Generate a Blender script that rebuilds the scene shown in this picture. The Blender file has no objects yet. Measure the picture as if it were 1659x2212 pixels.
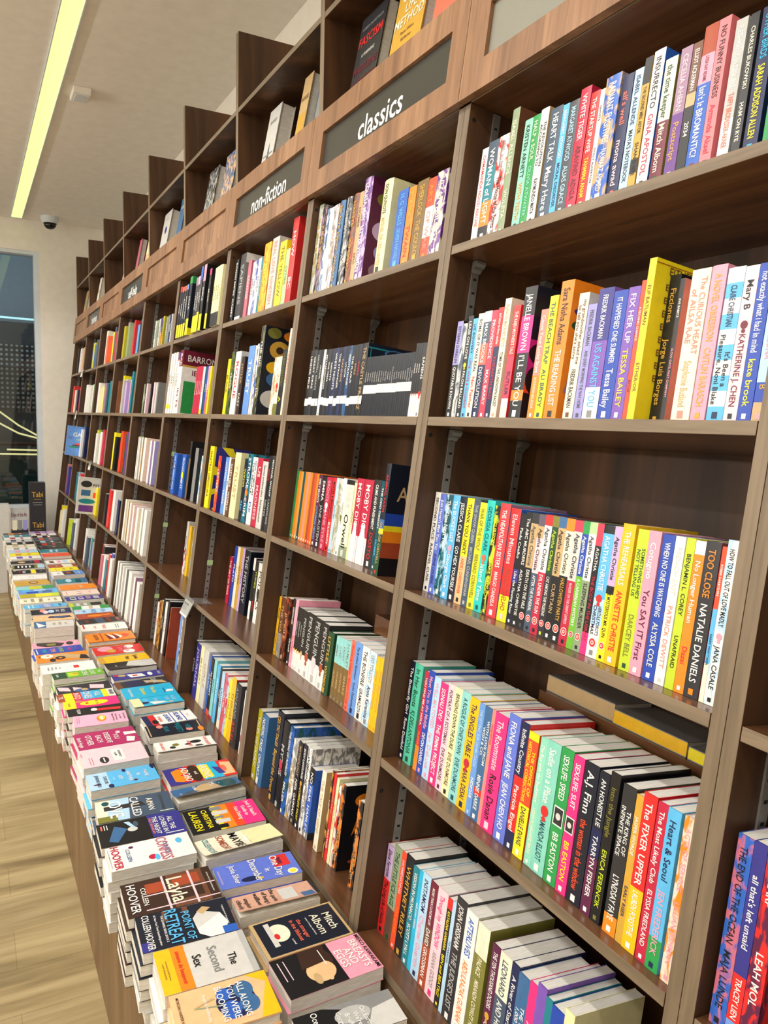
import bpy, bmesh, math, random
from mathutils import Vector, Matrix
random.seed(7)
SC = bpy.context.scene
COL = SC.collection
PI = math.pi

# ---------------------------------------------------------------- camera, world, light, exposure
FL = 0.53                                   # height of the bookcase deck's front edge above the floor
cam = bpy.data.cameras.new('camera'); cam_o = bpy.data.objects.new('camera', cam); COL.objects.link(cam_o)
cam.sensor_fit = 'VERTICAL'; cam.sensor_height = 36.0; cam.lens = 36.0*1680.98/2212.0; cam.clip_end = 60; cam.clip_start = .02
R_, U_, F_ = Vector((.4708251,.88182304,.02668059)), Vector((-.11346695,.03053597,.99307241)), Vector((-.87489941,.47059078,-.11443487))
cam_o.matrix_world = Matrix(((R_.x,U_.x,-F_.x,1.33734),(R_.y,U_.y,-F_.y,-.68260),(R_.z,U_.z,-F_.z,1.04839+FL),(0,0,0,1)))
SC.camera = cam_o
SC.view_settings.view_transform = 'Standard'; SC.view_settings.look = 'None'
SC.view_settings.gamma = 1.0; SC.view_settings.use_curve_mapping = False
SC.view_settings.exposure = -0.98
w = bpy.data.worlds.new('night'); SC.world = w; w.use_nodes = True
w.node_tree.nodes['Background'].inputs[0].default_value = (.02,.03,.045,1); w.node_tree.nodes['Background'].inputs[1].default_value = .6
CEIL = 2.75+FL

def lamp(name, kind, loc, target, power, color=(1,1,1), **kw):
    l = bpy.data.lights.new(name, kind); l.energy = power; l.color = color
    for k, v in kw.items(): setattr(l, k, v)
    o = bpy.data.objects.new(name, l); COL.objects.link(o); o.location = loc
    o.rotation_euler = (Vector(target)-Vector(loc)).to_track_quat('-Z','Y').to_euler()
    return o
SPOT_X = (2.2, 1.25, .3, -.65, -1.6, -2.55, -3.5, -4.45, -5.4)
for i, x in enumerate(SPOT_X):              # the ceiling's track spots that wash the bookcases
    lamp('track_spot_light', 'SPOT', (x,-.85,CEIL-.14), (x-.15,.05,1.2), 50, (1,.97,.92), spot_size=math.radians(105), spot_blend=.5, shadow_soft_size=.035)
for y in (-1.9, -3.4):                      # the room's other ceiling strips
    lamp('ceiling_strip_light', 'AREA', (-1.6,y,CEIL-.04), (-1.6,y,0), 215, (1,.98,.95), shape='RECTANGLE', size=9.0, size_y=.2)

for x in (-4.5,-1.5,1.5):                   # unseen fill lamps, added across the shop to brighten the ceiling
    lamp('ceiling_fill_light', 'AREA', (x,-4.5,2.3), (x,-3.2,CEIL+.6), 90, (1,.97,.92), shape='RECTANGLE', size=2.6, size_y=.15)
# ---------------------------------------------------------------- colours and materials
PAL = {k:tuple(int(v[i:i+2],16) for i in (0,2,4)) for k,v in (a.split(':') for a in '''white:f2f0ea silver:b9b9b6 grey:8b8b8a pale_grey:d3d1cb dark_grey:4c4e55 charcoal:2d2d31 black:17171a midnight:151c2c
navy:1b2450 indigo:36358a royal_blue:2449b0 blue:2e62c0 cornflower:6b9be0 periwinkle:6278d6 sky_blue:5cb8ea pale_blue:b5d9f0 cyan:26b4de steel_blue:3c6a9a slate:44566b teal:1f8291 dark_teal:0d4f5a turquoise:27c9c0 aqua:8fd3d0
aqua_green:84d0bd mint:8ed9bd mint_green:52bfa2 green:2a9a4e dark_green:1d4a2e grass_green:6fb82f pale_green:b6d69a sage:8fa07f olive:7d7c33 olive_brown:7a6034 olive_yellow:b9ad1f lime:c3d62e lime_yellow:e3dc2a yellow:f8e422 pale_yellow:f0ebb4
golden_yellow:f5bf1a gold:cfa13c cream:f1ead0 peach:f1bf8c pale_peach:f3d9c6 peach_tan:d8a78f tan:c7a878 tan_orange:dc9b48 orange:f58a1f red_orange:ee4e2b coral:ee6f58 coral_red:ea3c44 coral_pink:ef7f86 salmon:ef8d7d rust:a9492b brown:6f4630
dark_brown:3b261d red:d82b2b crimson:c02444 maroon:701c33 raspberry:b42b66 pinkish_red:dd3a55 rose:c76b80 pink:f2a0b5 pale_pink:f2cfd6 lilac_pink:f0b6d2 hot_pink:ee3182 magenta:d2258c mauve:a07c98 plum:5c1f45 purple:6b3a8c grey_purple:5f5768
violet:7d55b5 lavender:9f9ad6 lilac:c9acd9'''.split())}
def key(n): return n.strip().replace(' ','_')
def lin(n):
    c = PAL[key(n)] if isinstance(n,str) else n
    return tuple(((v/255)/12.92 if v/255 <= .04045 else ((v/255+.055)/1.055)**2.4) for v in c)+(1.0,)
MC = {}
def new_mat(name):
    m = bpy.data.materials.new(name); m.use_nodes = True
    return m, m.node_tree.nodes, m.node_tree.links, m.node_tree.nodes['Principled BSDF']
def noise(N, L, scale, detail=2, vec=(1,1,1), dist=0, rot=(0,0,0)):
    t = N.new('ShaderNodeTexCoord'); mp = N.new('ShaderNodeMapping'); mp.inputs['Scale'].default_value = vec; mp.inputs['Rotation'].default_value = rot
    n = N.new('ShaderNodeTexNoise'); n.inputs['Scale'].default_value = scale; n.inputs['Detail'].default_value = detail; n.inputs['Distortion'].default_value = dist
    L.new(t.outputs['Object'], mp.inputs[0]); L.new(mp.outputs[0], n.inputs['Vector'])
    return n
def ramp(N, L, src, stops):
    r = N.new('ShaderNodeValToRGB'); e = r.color_ramp.elements
    while len(e) < len(stops): e.new(.5)
    for el,(p,c) in zip(e,stops): el.position = p; el.color = c
    L.new(src, r.inputs[0]); return r
def shade(c, f): return tuple(min(1,v*f) for v in c[:3])+(1,)
def paint(n, rough=.35):                      # printed card, plastic and lacquer in one palette colour
    k = (n, rough)
    if k not in MC:
        m, N, L, b = new_mat('printed_'+key(n)); c = lin(n)
        r = ramp(N, L, noise(N,L,60,2).outputs['Fac'], [(.3,shade(c,.94)),(.7,shade(c,1.04))])
        L.new(r.outputs[0], b.inputs['Base Color']); b.inputs['Roughness'].default_value = rough
        MC[k] = m
    return MC[k]
def blend(a, c2):                             # a printed pattern of two inks
    k = (a, c2, 'mix')
    if k not in MC:
        m, N, L, b = new_mat('patterned_'+key(a)+'_'+key(c2))
        r = ramp(N, L, noise(N,L,75,3,(1,1,.45),.8).outputs['Fac'], [(.46,lin(a)),(.56,lin(c2))])
        L.new(r.outputs[0], b.inputs['Base Color']); b.inputs['Roughness'].default_value = .3
        MC[k] = m
    return MC[k]
def ink(s):
    s = s.strip()
    return blend(*s.split('#')) if '#' in s else paint(s)
def wood(name, c1, c2, c3, axis, scale=9, rough=.42, fine=1.0):
    m, N, L, b = new_mat(name)
    vec = {'x':(.07,1,1),'y':(1,.07,1),'z':(1,1,.07)}[axis]
    n1 = noise(N,L,scale,6,vec,1.2); n2 = noise(N,L,scale*9*fine,3,vec,.4)
    r1 = ramp(N,L,n1.outputs['Fac'],[(.3,lin(c1)),(.5,lin(c2)),(.72,lin(c3))])
    r2 = ramp(N,L,n2.outputs['Fac'],[(.35,(.72,.72,.72,1)),(.6,(1,1,1,1))])
    mx = N.new('ShaderNodeMix'); mx.data_type = 'RGBA'; mx.blend_type = 'MULTIPLY'; mx.inputs['Factor'].default_value = .8
    L.new(r1.outputs[0], mx.inputs['A']); L.new(r2.outputs[0], mx.inputs['B']); L.new(mx.outputs['Result'], b.inputs['Base Color'])
    b.inputs['Roughness'].default_value = rough
    return m
M_SIDE = wood('walnut_side', (54,35,20),(82,54,32),(116,78,46),'z',7,.55)
M_SHELF = wood('walnut_shelf', (78,50,32),(106,70,45),(140,98,64),'x',7,.24)
M_EDGE = wood('taupe_edge_band', (112,96,76),(128,110,88),(142,124,100),'z',12,.5)
M_EDGEH = wood('taupe_edge_band_level', (112,96,76),(128,110,88),(142,124,100),'x',12,.5)
M_HEAD = wood('walnut_header', (118,84,58),(146,106,74),(170,128,92),'z',14,.45)
M_BASE = wood('walnut_base', (100,76,48),(120,92,60),(138,108,72),'z',6,.5)
def pages():
    m, N, L, b = new_mat('paper_edges')
    r = ramp(N,L,noise(N,L,40,2,(30,1,1)).outputs['Fac'],[(.35,lin((222,217,206))),(.65,lin((242,239,230)))])
    L.new(r.outputs[0], b.inputs['Base Color']); b.inputs['Roughness'].default_value = .85; return m
def pages_flat():
    m, N, L, b = new_mat('stacked_paper_edges')
    r = ramp(N,L,noise(N,L,40,2,(1,1,34)).outputs['Fac'],[(.35,lin((208,200,186))),(.65,lin((240,236,226)))])
    L.new(r.outputs[0], b.inputs['Base Color']); b.inputs['Roughness'].default_value = .85; return m
M_PAGE, M_PAGEF = pages(), pages_flat()
def plain(name, c, rough=.5, metal=0.0, emit=0.0, ecol=None):
    m, N, L, b = new_mat(name)
    r = ramp(N,L,noise(N,L,14,3).outputs['Fac'],[(.3,shade(lin(c),.96)),(.7,shade(lin(c),1.03))])
    L.new(r.outputs[0], b.inputs['Base Color']); b.inputs['Roughness'].default_value = rough; b.inputs['Metallic'].default_value = metal
    if emit: b.inputs['Emission Color'].default_value = lin(ecol or c); b.inputs['Emission Strength'].default_value = emit
    return m
M_WALL = plain('cream_wall_paint', (236,230,218), .9)
M_CEIL = plain('ceiling_paint', (240,235,226), .95)
M_METAL = plain('grey_steel', (150,150,146), .4, .6)
M_DARK = plain('dark_slot', (14,13,12), .8)
M_PLATE = plain('charcoal_sign_plate', (58,58,54), .28)
M_PLATEG = plain('grey_sign_plate', (142,141,130), .22)
M_SIGN = plain('white_sign_lettering', (245,245,240), .5)
M_STRIP = plain('strip_diffuser', (230,245,170), .6, 0, 1.95, (226,245,160))

# ---------------------------------------------------------------- mesh helpers
class MB:                                     # collects faces, builds ONE mesh object
    def __init__(s): s.v, s.f, s.m, s.mats = [], [], [], []
    def mi(s, m):
        if m not in s.mats: s.mats.append(m)
        return s.mats.index(m)
    def face(s, pts, m):
        b = len(s.v); s.v += [tuple(p) for p in pts]; s.f.append(tuple(range(b,b+len(pts)))); s.m.append(s.mi(m))
    def box(s, x0,x1,y0,y1,z0,z1, m, **fm):   # fm: material of single faces l r f b d u
        q = {'l':[(x0,y1,z0),(x0,y0,z0),(x0,y0,z1),(x0,y1,z1)],'r':[(x1,y0,z0),(x1,y1,z0),(x1,y1,z1),(x1,y0,z1)],
             'f':[(x0,y0,z0),(x1,y0,z0),(x1,y0,z1),(x0,y0,z1)],'b':[(x1,y1,z0),(x0,y1,z0),(x0,y1,z1),(x1,y1,z1)],
             'd':[(x0,y1,z0),(x1,y1,z0),(x1,y0,z0),(x0,y0,z0)],'u':[(x0,y0,z1),(x1,y0,z1),(x1,y1,z1),(x0,y1,z1)]}
        b = len(s.v)
        s.v += [(x0,y0,z0),(x1,y0,z0),(x1,y1,z0),(x0,y1,z0),(x0,y0,z1),(x1,y0,z1),(x1,y1,z1),(x0,y1,z1)]
        for k, idx in (('l',(3,0,4,7)),('r',(1,2,6,5)),('f',(0,1,5,4)),('b',(2,3,7,6)),('d',(3,2,1,0)),('u',(4,5,6,7))):
            s.f.append(tuple(b+i for i in idx)); s.m.append(s.mi(fm.get(k,m)))
    def sweep(s, prof, a0, a1, axis, m):      # closed profile of 2-D points swept along an axis
        def P(p,a): return {'x':(a,p[0],p[1]),'y':(p[0],a,p[1]),'z':(p[0],p[1],a)}[axis]
        n = len(prof); b = len(s.v); s.v += [P(p,a0) for p in prof]+[P(p,a1) for p in prof]
        for i in range(n):
            j = (i+1)%n; s.f.append((b+i,b+j,b+n+j,b+n+i)); s.m.append(s.mi(m))
        s.f.append(tuple(b+i for i in reversed(range(n)))); s.m.append(s.mi(m)); s.f.append(tuple(b+n+i for i in range(n))); s.m.append(s.mi(m))
    def lathe(s, prof, m, n=20, cx=0, cy=0):
        b = len(s.v)
        for r,z in prof: s.v += [(cx+r*math.cos(2*PI*i/n), cy+r*math.sin(2*PI*i/n), z) for i in range(n)]
        for k in range(len(prof)-1):
            for i in range(n):
                j = (i+1)%n; s.f.append((b+k*n+i,b+k*n+j,b+k*n+n+j,b+k*n+n+i)); s.m.append(s.mi(m))
        s.f.append(tuple(b+i for i in reversed(range(n)))); s.m.append(s.mi(m))
        e = b+(len(prof)-1)*n; s.f.append(tuple(e+i for i in range(n))); s.m.append(s.mi(m))
    def build(s, name, parent=None, bevel=0, smooth=False):
        me = bpy.data.meshes.new(name); me.from_pydata(s.v,[],s.f); me.update()
        for m in s.mats: me.materials.append(m)
        me.polygons.foreach_set('material_index', s.m)
        if smooth: me.polygons.foreach_set('use_smooth',[True]*len(s.f))
        o = bpy.data.objects.new(name, me); COL.objects.link(o)
        if parent: o.parent = parent
        if bevel:
            bv = o.modifiers.new('edge','BEVEL'); bv.width = bevel; bv.segments = 2; bv.limit_method = 'ANGLE'
        return o
LABELS = {}
def tag(o, label, cat, group=None):
    o['label'] = label; o['category'] = cat
    if group: o['group'] = group
    return o
def thing(name, label, cat, loc=(0,0,0), rot=(0,0,0), group=None):
    o = bpy.data.objects.new(name, None); COL.objects.link(o); o.empty_display_size = .02
    o.location = loc; o.rotation_euler = rot
    return tag(o, label, cat, group)
def struct(o): o['kind'] = 'structure'; return o

GL = {}
def glyphs(txt):                              # outline mesh of a line of text, unit cap height, centred
    if txt in GL: return GL[txt]
    cu = bpy.data.curves.new('lettering','FONT'); cu.body = txt; cu.resolution_u = 2; cu.offset = .011; cu.size = 1
    o = bpy.data.objects.new('lettering', cu); me = o.to_mesh()
    V = [(v.co.x, v.co.y) for v in me.vertices]; F = [tuple(p.vertices) for p in me.polygons]
    o.to_mesh_clear(); bpy.data.objects.remove(o); bpy.data.curves.remove(cu)
    if not V: GL[txt] = ([],[],0); return GL[txt]
    x0, x1 = min(v[0] for v in V), max(v[0] for v in V); cap = .70
    V = [((x-(x0+x1)/2)/cap, (y-.35)/cap) for x,y in V]
    GL[txt] = (V, F, (x1-x0)/cap); return GL[txt]
def write(mb, txt, c, dx, up, size, width, m, lo=.5):
    """Line of text centred on c along dx, capitals up to size tall, squeezed (not under lo) or shrunk to the given width."""
    V, F, L = glyphs(txt)
    if not V: return
    c, dx, up = Vector(c), Vector(dx), Vector(up)
    sx = sy = size
    if L*sx > width: sx = width/L
    if sx < lo*sy: sy = sx/lo
    b = len(mb.v); k = mb.mi(m)
    mb.v += [tuple(c+dx*(x*sx)+up*(y*sy)) for x,y in V]
    mb.f += [tuple(b+i for i in f) for f in F]; mb.m += [k]*len(F)
def draw(mbp, mbt, spec, O, du, dv, nrm):
    """A printed cover picture: panels, discs, outlines and lines of type laid on the face O + u du + v dv."""
    O, du, dv, nrm = Vector(O), Vector(du), Vector(dv), Vector(nrm)
    e = .00025; W_, H_ = du.length, dv.length; ux, uy = du/W_, dv/H_
    for it in spec.split(';'):
        a = it.strip(); a = (a.replace(',',' ') if a[:1] == 'c' else a).split()
        if not a: continue
        h = nrm*e; e += .00004
        P = lambda u,v: O+du*u+dv*v+h
        if a[0] == 'r':
            u0,v0,u1,v1 = map(float,a[1:5]); mbp.face([P(u0,v0),P(u1,v0),P(u1,v1),P(u0,v1)], ink(a[5]))
        elif a[0] == 'c':
            u,v,ru,rv = map(float,a[1:5]); n = 20
            pts = [(min(1,max(0,u+ru*math.cos(2*PI*i/n))), min(1,max(0,v+rv*math.sin(2*PI*i/n)))) for i in range(n)]
            mbp.face([P(*p) for p in pts], ink(a[5]))
        elif a[0] == 'p':
            pts = [tuple(map(float,q.split(','))) for q in a[2:]]
            ar = sum(p[0]*q[1]-q[0]*p[1] for p,q in zip(pts,pts[1:]+pts[:1]))
            mbp.face([P(*p) for p in (pts if ar > 0 else pts[::-1])], ink(a[1]))
        elif a[0] == 't':
            u,v,hh,ww = map(float,a[1:5])
            write(mbt, ' '.join(a[6:]), P(u,v)+nrm*.0006, ux, uy, hh*H_*.8, ww*W_, ink(a[5]), .38)
# ---------------------------------------------------------------- the room
XF, XN, YB, YO = -6.5, 4.5, .60, -5.0
def floor_mat():
    m, N, L, b = new_mat('oak_vinyl_planks')
    t = N.new('ShaderNodeTexCoord'); mp = N.new('ShaderNodeMapping'); mp.inputs['Rotation'].default_value = (0,0,PI/2)
    br = N.new('ShaderNodeTexBrick'); br.inputs['Scale'].default_value = 1; br.inputs['Brick Width'].default_value = 1.2; br.inputs['Row Height'].default_value = .19
    br.inputs['Mortar Size'].default_value = .0012; br.inputs['Color1'].default_value = (.82,.82,.82,1); br.inputs['Color2'].default_value = (1.06,1.06,1.06,1); br.inputs['Mortar'].default_value = (.62,.58,.5,1)
    L.new(t.outputs['Object'], mp.inputs[0]); L.new(mp.outputs[0], br.inputs['Vector'])
    n1 = noise(N,L,5,7,(1,.1,1),1.8); n2 = noise(N,L,46,4,(1,.07,1),.6)
    r1 = ramp(N,L,n1.outputs['Fac'],[(.28,lin((112,94,62))),(.45,lin((152,133,92))),(.7,lin((182,164,122)))])
    r2 = ramp(N,L,n2.outputs['Fac'],[(.34,(.78,.76,.72,1)),(.6,(1,1,1,1))])
    a = N.new('ShaderNodeMix'); a.data_type = 'RGBA'; a.blend_type = 'MULTIPLY'; a.inputs['Factor'].default_value = .8
    c = N.new('ShaderNodeMix'); c.data_type = 'RGBA'; c.blend_type = 'MULTIPLY'; c.inputs['Factor'].default_value = .7
    L.new(r1.outputs[0], a.inputs['A']); L.new(r2.outputs[0], a.inputs['B']); L.new(a.outputs['Result'], c.inputs['A']); L.new(br.outputs['Color'], c.inputs['B'])
    L.new(c.outputs['Result'], b.inputs['Base Color']); b.inputs['Roughness'].default_value = .42
    return m
b = MB(); b.box(XF,XN,YO,YB,-.05,0,floor_mat()); struct(b.build('floor'))
b = MB(); b.box(XF-.2,XN,YO,YB,CEIL,CEIL+.05,M_CEIL); struct(b.build('ceiling'))
b = MB(); b.box(XF-.2,XN,YB,YB+.05,0,CEIL,M_WALL); struct(b.build('wall_back'))
b = MB(); b.box(XN,XN+.05,YO,YB,0,CEIL,M_WALL); struct(b.build('wall_near'))
b = MB(); b.box(XF,XN,YO-.05,YO,0,CEIL,M_WALL); struct(b.build('wall_front'))
WY, WZ0, WZ1 = -.055, .70, 3.016                  # window opening in the far wall
b = MB()
b.box(XF-.2,XF,WY,YB,0,CEIL,M_WALL); b.box(XF-.2,XF,YO,WY,WZ1,CEIL,M_WALL); b.box(XF-.2,XF,YO,WY,0,WZ0,M_WALL)
struct(b.build('wall_far'))
wf = bpy.data.objects.new('window_1', None); COL.objects.link(wf); wf.location = (XF-.1,0,0); struct(wf)
M_FRAME = plain('white_window_frame', (214,222,228), .4)
b = MB(); b.box(-.05,.1,WY-.045,WY,WZ0,WZ1,M_FRAME); b.box(-.05,.09,YO,WY,WZ1-.03,WZ1,M_FRAME); b.box(-.05,.1,YO,WY,WZ0,WZ0+.03,M_FRAME); b.box(-.05,.05,-1.62,-1.56,WZ0,WZ1,M_FRAME)
b.build('window_frame', wf)
m, N, L, bs = new_mat('window_glass'); bs.inputs['Base Color'].default_value = (.9,.96,.97,1); bs.inputs['Roughness'].default_value = .02
bs.inputs['Transmission Weight'].default_value = 1; bs.inputs['IOR'].default_value = 1.5
b = MB(); b.box(-.006,.0,YO,WY-.045,WZ0+.03,WZ1-.03,m); b.build('window_pane', wf)
# the dim mall hall outside the window
M_HALL = plain('dim_hall_paint', (60,66,70), .7); M_HALLC = plain('hall_ceiling_paint', (150,168,178), .8)
b = MB(); b.box(-14,XF-.25,-5,2,-.1,-.05,plain('hall_floor_stone',(70,82,84),.2)); struct(b.build('ground'))
b = MB(); b.box(-14.1,-14,-5,2,-.1,5,M_HALL); b.box(-14,XF-.25,2,2.1,-.1,5,M_HALL); struct(b.build('wall_hall'))
b = MB(); b.box(-14,XF-.25,-5,2,3.9,4,M_HALLC); struct(b.build('ceiling_hall'))
b = MB(); b.box(-10.2,-10,-5,2,2.74,3.9,M_HALLC); o = struct(b.build('wall_hall_bulkhead'))
lamp('hall_light', 'AREA', (-8.0,-.6,3.6), (-10,-.4,3.2), 30, (.72,.88,1), size=1.2)
lamp('hall_light', 'AREA', (-9,-.6,2.2), (-9,-.4,4), 9, (.75,.9,1), size=2.0)
def dots():
    m, N, L, b = new_mat('perforated_metal')
    t = N.new('ShaderNodeTexCoord'); v = N.new('ShaderNodeTexVoronoi'); v.inputs['Scale'].default_value = 17; v.inputs['Randomness'].default_value = 0
    L.new(t.outputs['Object'], v.inputs['Vector']); r = ramp(N,L,v.outputs['Distance'],[(.22,lin((150,160,160))),(.3,lin((22,24,26)))])
    L.new(r.outputs[0], b.inputs['Base Color']); return m
t = thing('perforated_screen', 'dark perforated metal screen in the hall outside the window', 'screen', (-9.6,-.5,0))
b = MB(); b.box(-.03,.0,-2.2,1.4,1.6,2.42,dots()); b.build('screen_panel', t)
b = MB(); b.box(-.06,-.03,-2.2,1.4,0,1.6,M_HALL); b.box(-.06,-.03,-2.2,1.4,2.42,2.7,M_HALL); b.build('screen_frame', t)
def tube(name, label, pts, r, mat, cat='light'):
    b = MB()
    for p,q in zip(pts,pts[1:]):
        p, q = Vector(p), Vector(q); d = (q-p).normalized(); s = d.cross(Vector((1,0,0))).normalized()*r; u = d.cross(s).normalized()*r
        ring = [s,u,-s,-u]
        for i in range(4): b.face([p+ring[i],q+ring[i],q+ring[(i+1)%4],p+ring[(i+1)%4]], mat)
    o = b.build(name); tag(o, label, cat); return o
LED = plain('cyan_led', (190,245,250), .4, 0, 1.6); WARM = plain('warm_led', (250,240,170), .4, 0, 1.5)
tube('led_line', 'straight cyan light line across the hall outside the window', [(-9.5,-2,2.76),(-9.5,1.2,2.72)], .012, LED)
tube('escalator_light', 'sloping warm light strip on the escalator outside the window, upper of two', [(-9.45,-.33,1.6),(-9.45,-.1,1.42),(-9.45,.16,1.27)], .010, WARM)
tube('escalator_light', 'sloping warm light strip on the escalator outside the window, lower of two', [(-9.45,-.33,1.45),(-9.45,-.1,1.32),(-9.45,.16,1.25)], .010, WARM)
tube('step_light', 'level warm light strip below the brown handrail outside, upper of two', [(-9.4,-.24,1.12),(-9.4,.9,1.09)], .010, WARM)
tube('step_light', 'level warm light strip below the brown handrail outside, lower of two', [(-9.4,-1,1.07),(-9.4,.9,1.05)], .010, WARM)
tube('hand_rail', 'brown wooden handrail running across the hall outside the window', [(-9.3,-2,1.215),(-9.3,1.2,1.18)], .022, plain('rail_wood',(96,66,44),.4), 'rail')
t = thing('glass_balustrade', 'dark green glass balustrade under the handrail outside the window', 'balustrade', (-9.35,-.4,0))
b = MB(); b.box(-.01,.01,-1.6,1.6,-.05,1.0,plain('green_dark_glass',(36,66,64),.08)); b.build('balustrade_panel', t)

# ---------------------------------------------------------------- ceiling fittings
t = thing('ceiling_light', 'long yellow green strip light recessed in the ceiling', 'ceiling light', (-3.0,-.237,CEIL))
b = MB(); b.box(-3.42,5.6,-.043,.043,-.006,.0,M_STRIP); b.build('light_diffuser', t)
b = MB()
for y in (-.048,.043): b.box(-3.43,5.6,y,y+.005,-.012,0,M_FRAME)
b.box(-3.43,-3.42,-.048,.048,-.012,0,M_FRAME); b.build('light_frame', t)
t = thing('ceiling_speaker', 'small square white fitting on the ceiling beside the strip light', 'speaker', (-3.3,-.09,CEIL))
b = MB(); b.sweep([(-.085,0),(.085,0),(.07,-.03),(-.07,-.03)],-.045,.045,'y',M_CEIL); b.build('housing', t, .004)
b = MB(); b.box(-.05,.05,-.03,.03,-.033,-.03,M_FRAME); b.build('cover_grille', t)
t = thing('dome_camera', 'white dome security camera with a dark eye on the ceiling', 'camera', (-6.27,.02,CEIL))
b = MB(); b.lathe([(.075,0),(.075,-.03),(.06,-.055)][::-1],M_FRAME,24); b.build('camera_housing', t, smooth=False)
b = MB(); b.lathe([(.008,-.105),(.03,-.098),(.048,-.08),(.054,-.055)],plain('dark_dome',(20,21,24),.08),24); b.build('camera_dome', t, smooth=True)

# ---------------------------------------------------------------- bookcases (lean back seven degrees), header signs, display shelves, plinths
TILT = math.radians(-7.0)
CT, ST = math.cos(-TILT), math.sin(-TILT)
ZS = {'A':1.4076,'B':1.0701,'C':.7206,'D':.3715,'E':0.0}
PITCH, BW = .78, .739
def tr(x,y,z): return (x, y*CT+z*ST, -y*ST+z*CT+FL)      # bookcase frame -> room
PLACE = {0:'double upright',1:'blank grey sign',2:'classics sign',3:'non-fiction sign',4:'first plain header past non-fiction',5:'plain header beside self-help',6:'self-help sign',7:'plain header between self-help and business',8:'business sign',9:'last plain header by the wall'}
SIGN = {1:('g',''),2:('d','classics'),3:('d','non-fiction'),6:('d','self-help'),8:('d','business')}
def make_bay(k):
    xL = -(k-1)*PITCH
    t = thing('bookcase', 'walnut bookcase '+('past the ' if k == 0 else 'under the ')+PLACE[k], 'bookcase', (xL,0,FL), (TILT,0,0), 'walnut bookcases along the wall')
    if k == 0: t['label'] = 'walnut bookcase past the double upright, mostly out of view'
    b = MB(); b.box(-.0202,0,0,.29,-.118,1.684,M_SIDE,f=M_EDGE); b.build('side_panel', t, .0008)
    b = MB(); b.box(BW,BW+.0202,0,.29,-.118,1.684,M_SIDE,f=M_EDGE); b.build('side_panel', t, .0008)
    b = MB(); b.box(0,BW,.285,.292,-.1,1.70,M_SIDE); b.build('back_panel', t)
    for s in 'ABCDE':
        z = ZS[s]; b = MB(); b.box(.0012,BW-.0012,0 if s!='A' else .001,.285,z-.0178,z,M_SHELF,f=M_EDGEH); b.build('shelf' if s!='E' else 'bottom_shelf', t, .0008)
    b = MB(); b.box(0,BW,.004,.02,-.116,-.018,M_BASE); b.build('base_panel', t)
    b = MB(); b.box(0,BW,.10,.285,-.47,-.117,M_BASE); b.build('base_cabinet', t)
    b = MB(); b.box(0,BW,.0,.285,1.684,1.702,M_SHELF,f=M_EDGEH); b.build('top_panel', t)
    for y in (.055,.229):
        b = MB(); b.box(0,.003,y,y+.016,.01,1.68,M_METAL)
        z = .03
        while z < 1.67: b.box(.0031,.0033,y+.0045,y+.0115,z,z+.0045,M_DARK); z += .027
        b.build('shelf_standard', t)
        b = MB(); b.box(BW-.003,BW,y,y+.016,.01,1.68,M_METAL); b.build('shelf_standard', t)
    for s in 'ABCD':
        for y in (.052,.226):
            z = ZS[s]-.0178
            b = MB(); b.sweep([(.0032,z-.022),(.0075,z-.016),(.016,z-.012),(.02,z-.006),(.02,z-.001),(.0032,z-.001)],y,y+.022,'y',M_METAL); b.build('shelf_clip', t)
    x0, x1 = -.0195, BW+.0195                               # header board with a recessed plate
    b = MB(); wx0, wx1, wz0, wz1 = .052, .70, 1.745, 1.847
    b.box(x0,x1,-.018,-.002,1.686,wz0,M_HEAD); b.box(x0,x1,-.018,-.002,wz1,1.909,M_HEAD); b.box(x0,wx0,-.018,-.002,wz0,wz1,M_HEAD); b.box(wx1,x1,-.018,-.002,wz0,wz1,M_HEAD)
    h = b.build('header_panel', t)
    kind, word = SIGN.get(k,('w',''))
    b = MB(); b.box(wx0-.004,wx1+.004,-.009,-.0025,wz0-.004,wz1+.004,{'w':M_HEAD,'d':M_PLATE,'g':M_PLATEG}[kind]); o = b.build('sign_plate', h)
    if kind != 'w': o['label'] = 'grey sign plate' if kind == 'g' else 'charcoal sign plate with white lettering'
    if word:
        b = MB(); write(b, word, (.385,-.0095,1.787), (1,0,0), (0,0,1), .056, {'classics':.28,'business':.36}.get(word,.33), M_SIGN, .4)
        b.build('sign_lettering', h)['label'] = 'white sign lettering'
    for p in ((.0,.012,1.655),(.0,.012,1.035),(.0,.012,.30)):  # dark screw caps on the inner face
        b = MB(); b.lathe([(.0045,0),(.0045,.0006)],M_DARK,12); o = b.build('screw_cap', t); o.location = p; o.rotation_euler = (0,PI/2,0)
    # upright display unit on top
    q = thing('display_unit', 'open display shelf above the '+PLACE[k], 'shelf', (xL,0,FL), group='display units above the headers')
    b = MB(); b.box(-.028,0,.228,.585,1.80,2.436,M_SIDE,f=M_EDGE); b.build('divider', q, .0008)
    b = MB(); b.box(.0,.752,.229,.575,2.156,2.172,M_SIDE,f=M_EDGEH); b.build('upper_shelf', q)
    b = MB(); b.box(.0,.752,.229,.575,1.867,1.885,M_SHELF); b.build('lower_shelf', q)
    b = MB(); b.box(.0,.752,.575,.585,1.80,2.156,M_SIDE); b.build('back_panel', q)
    # plinth with the low book table in front
    r = thing('display_plinth', 'walnut plinth for book stacks below the '+PLACE[k], 'plinth', (xL,0,0), group='plinths under the book stacks')
    b = MB(); b.box(-.02,.758,-.40,-.385,0,.408,M_BASE); b.build('front_panel', r, .001)
    b = MB(); b.box(-.0205,.7595,-.385,-.02,.392,.408,M_BASE); b.build('table_top', r)
    b = MB(); b.box(-.02,.758,-.384,-.05,0,.05,M_BASE); b.build('plinth_base', r)
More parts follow.
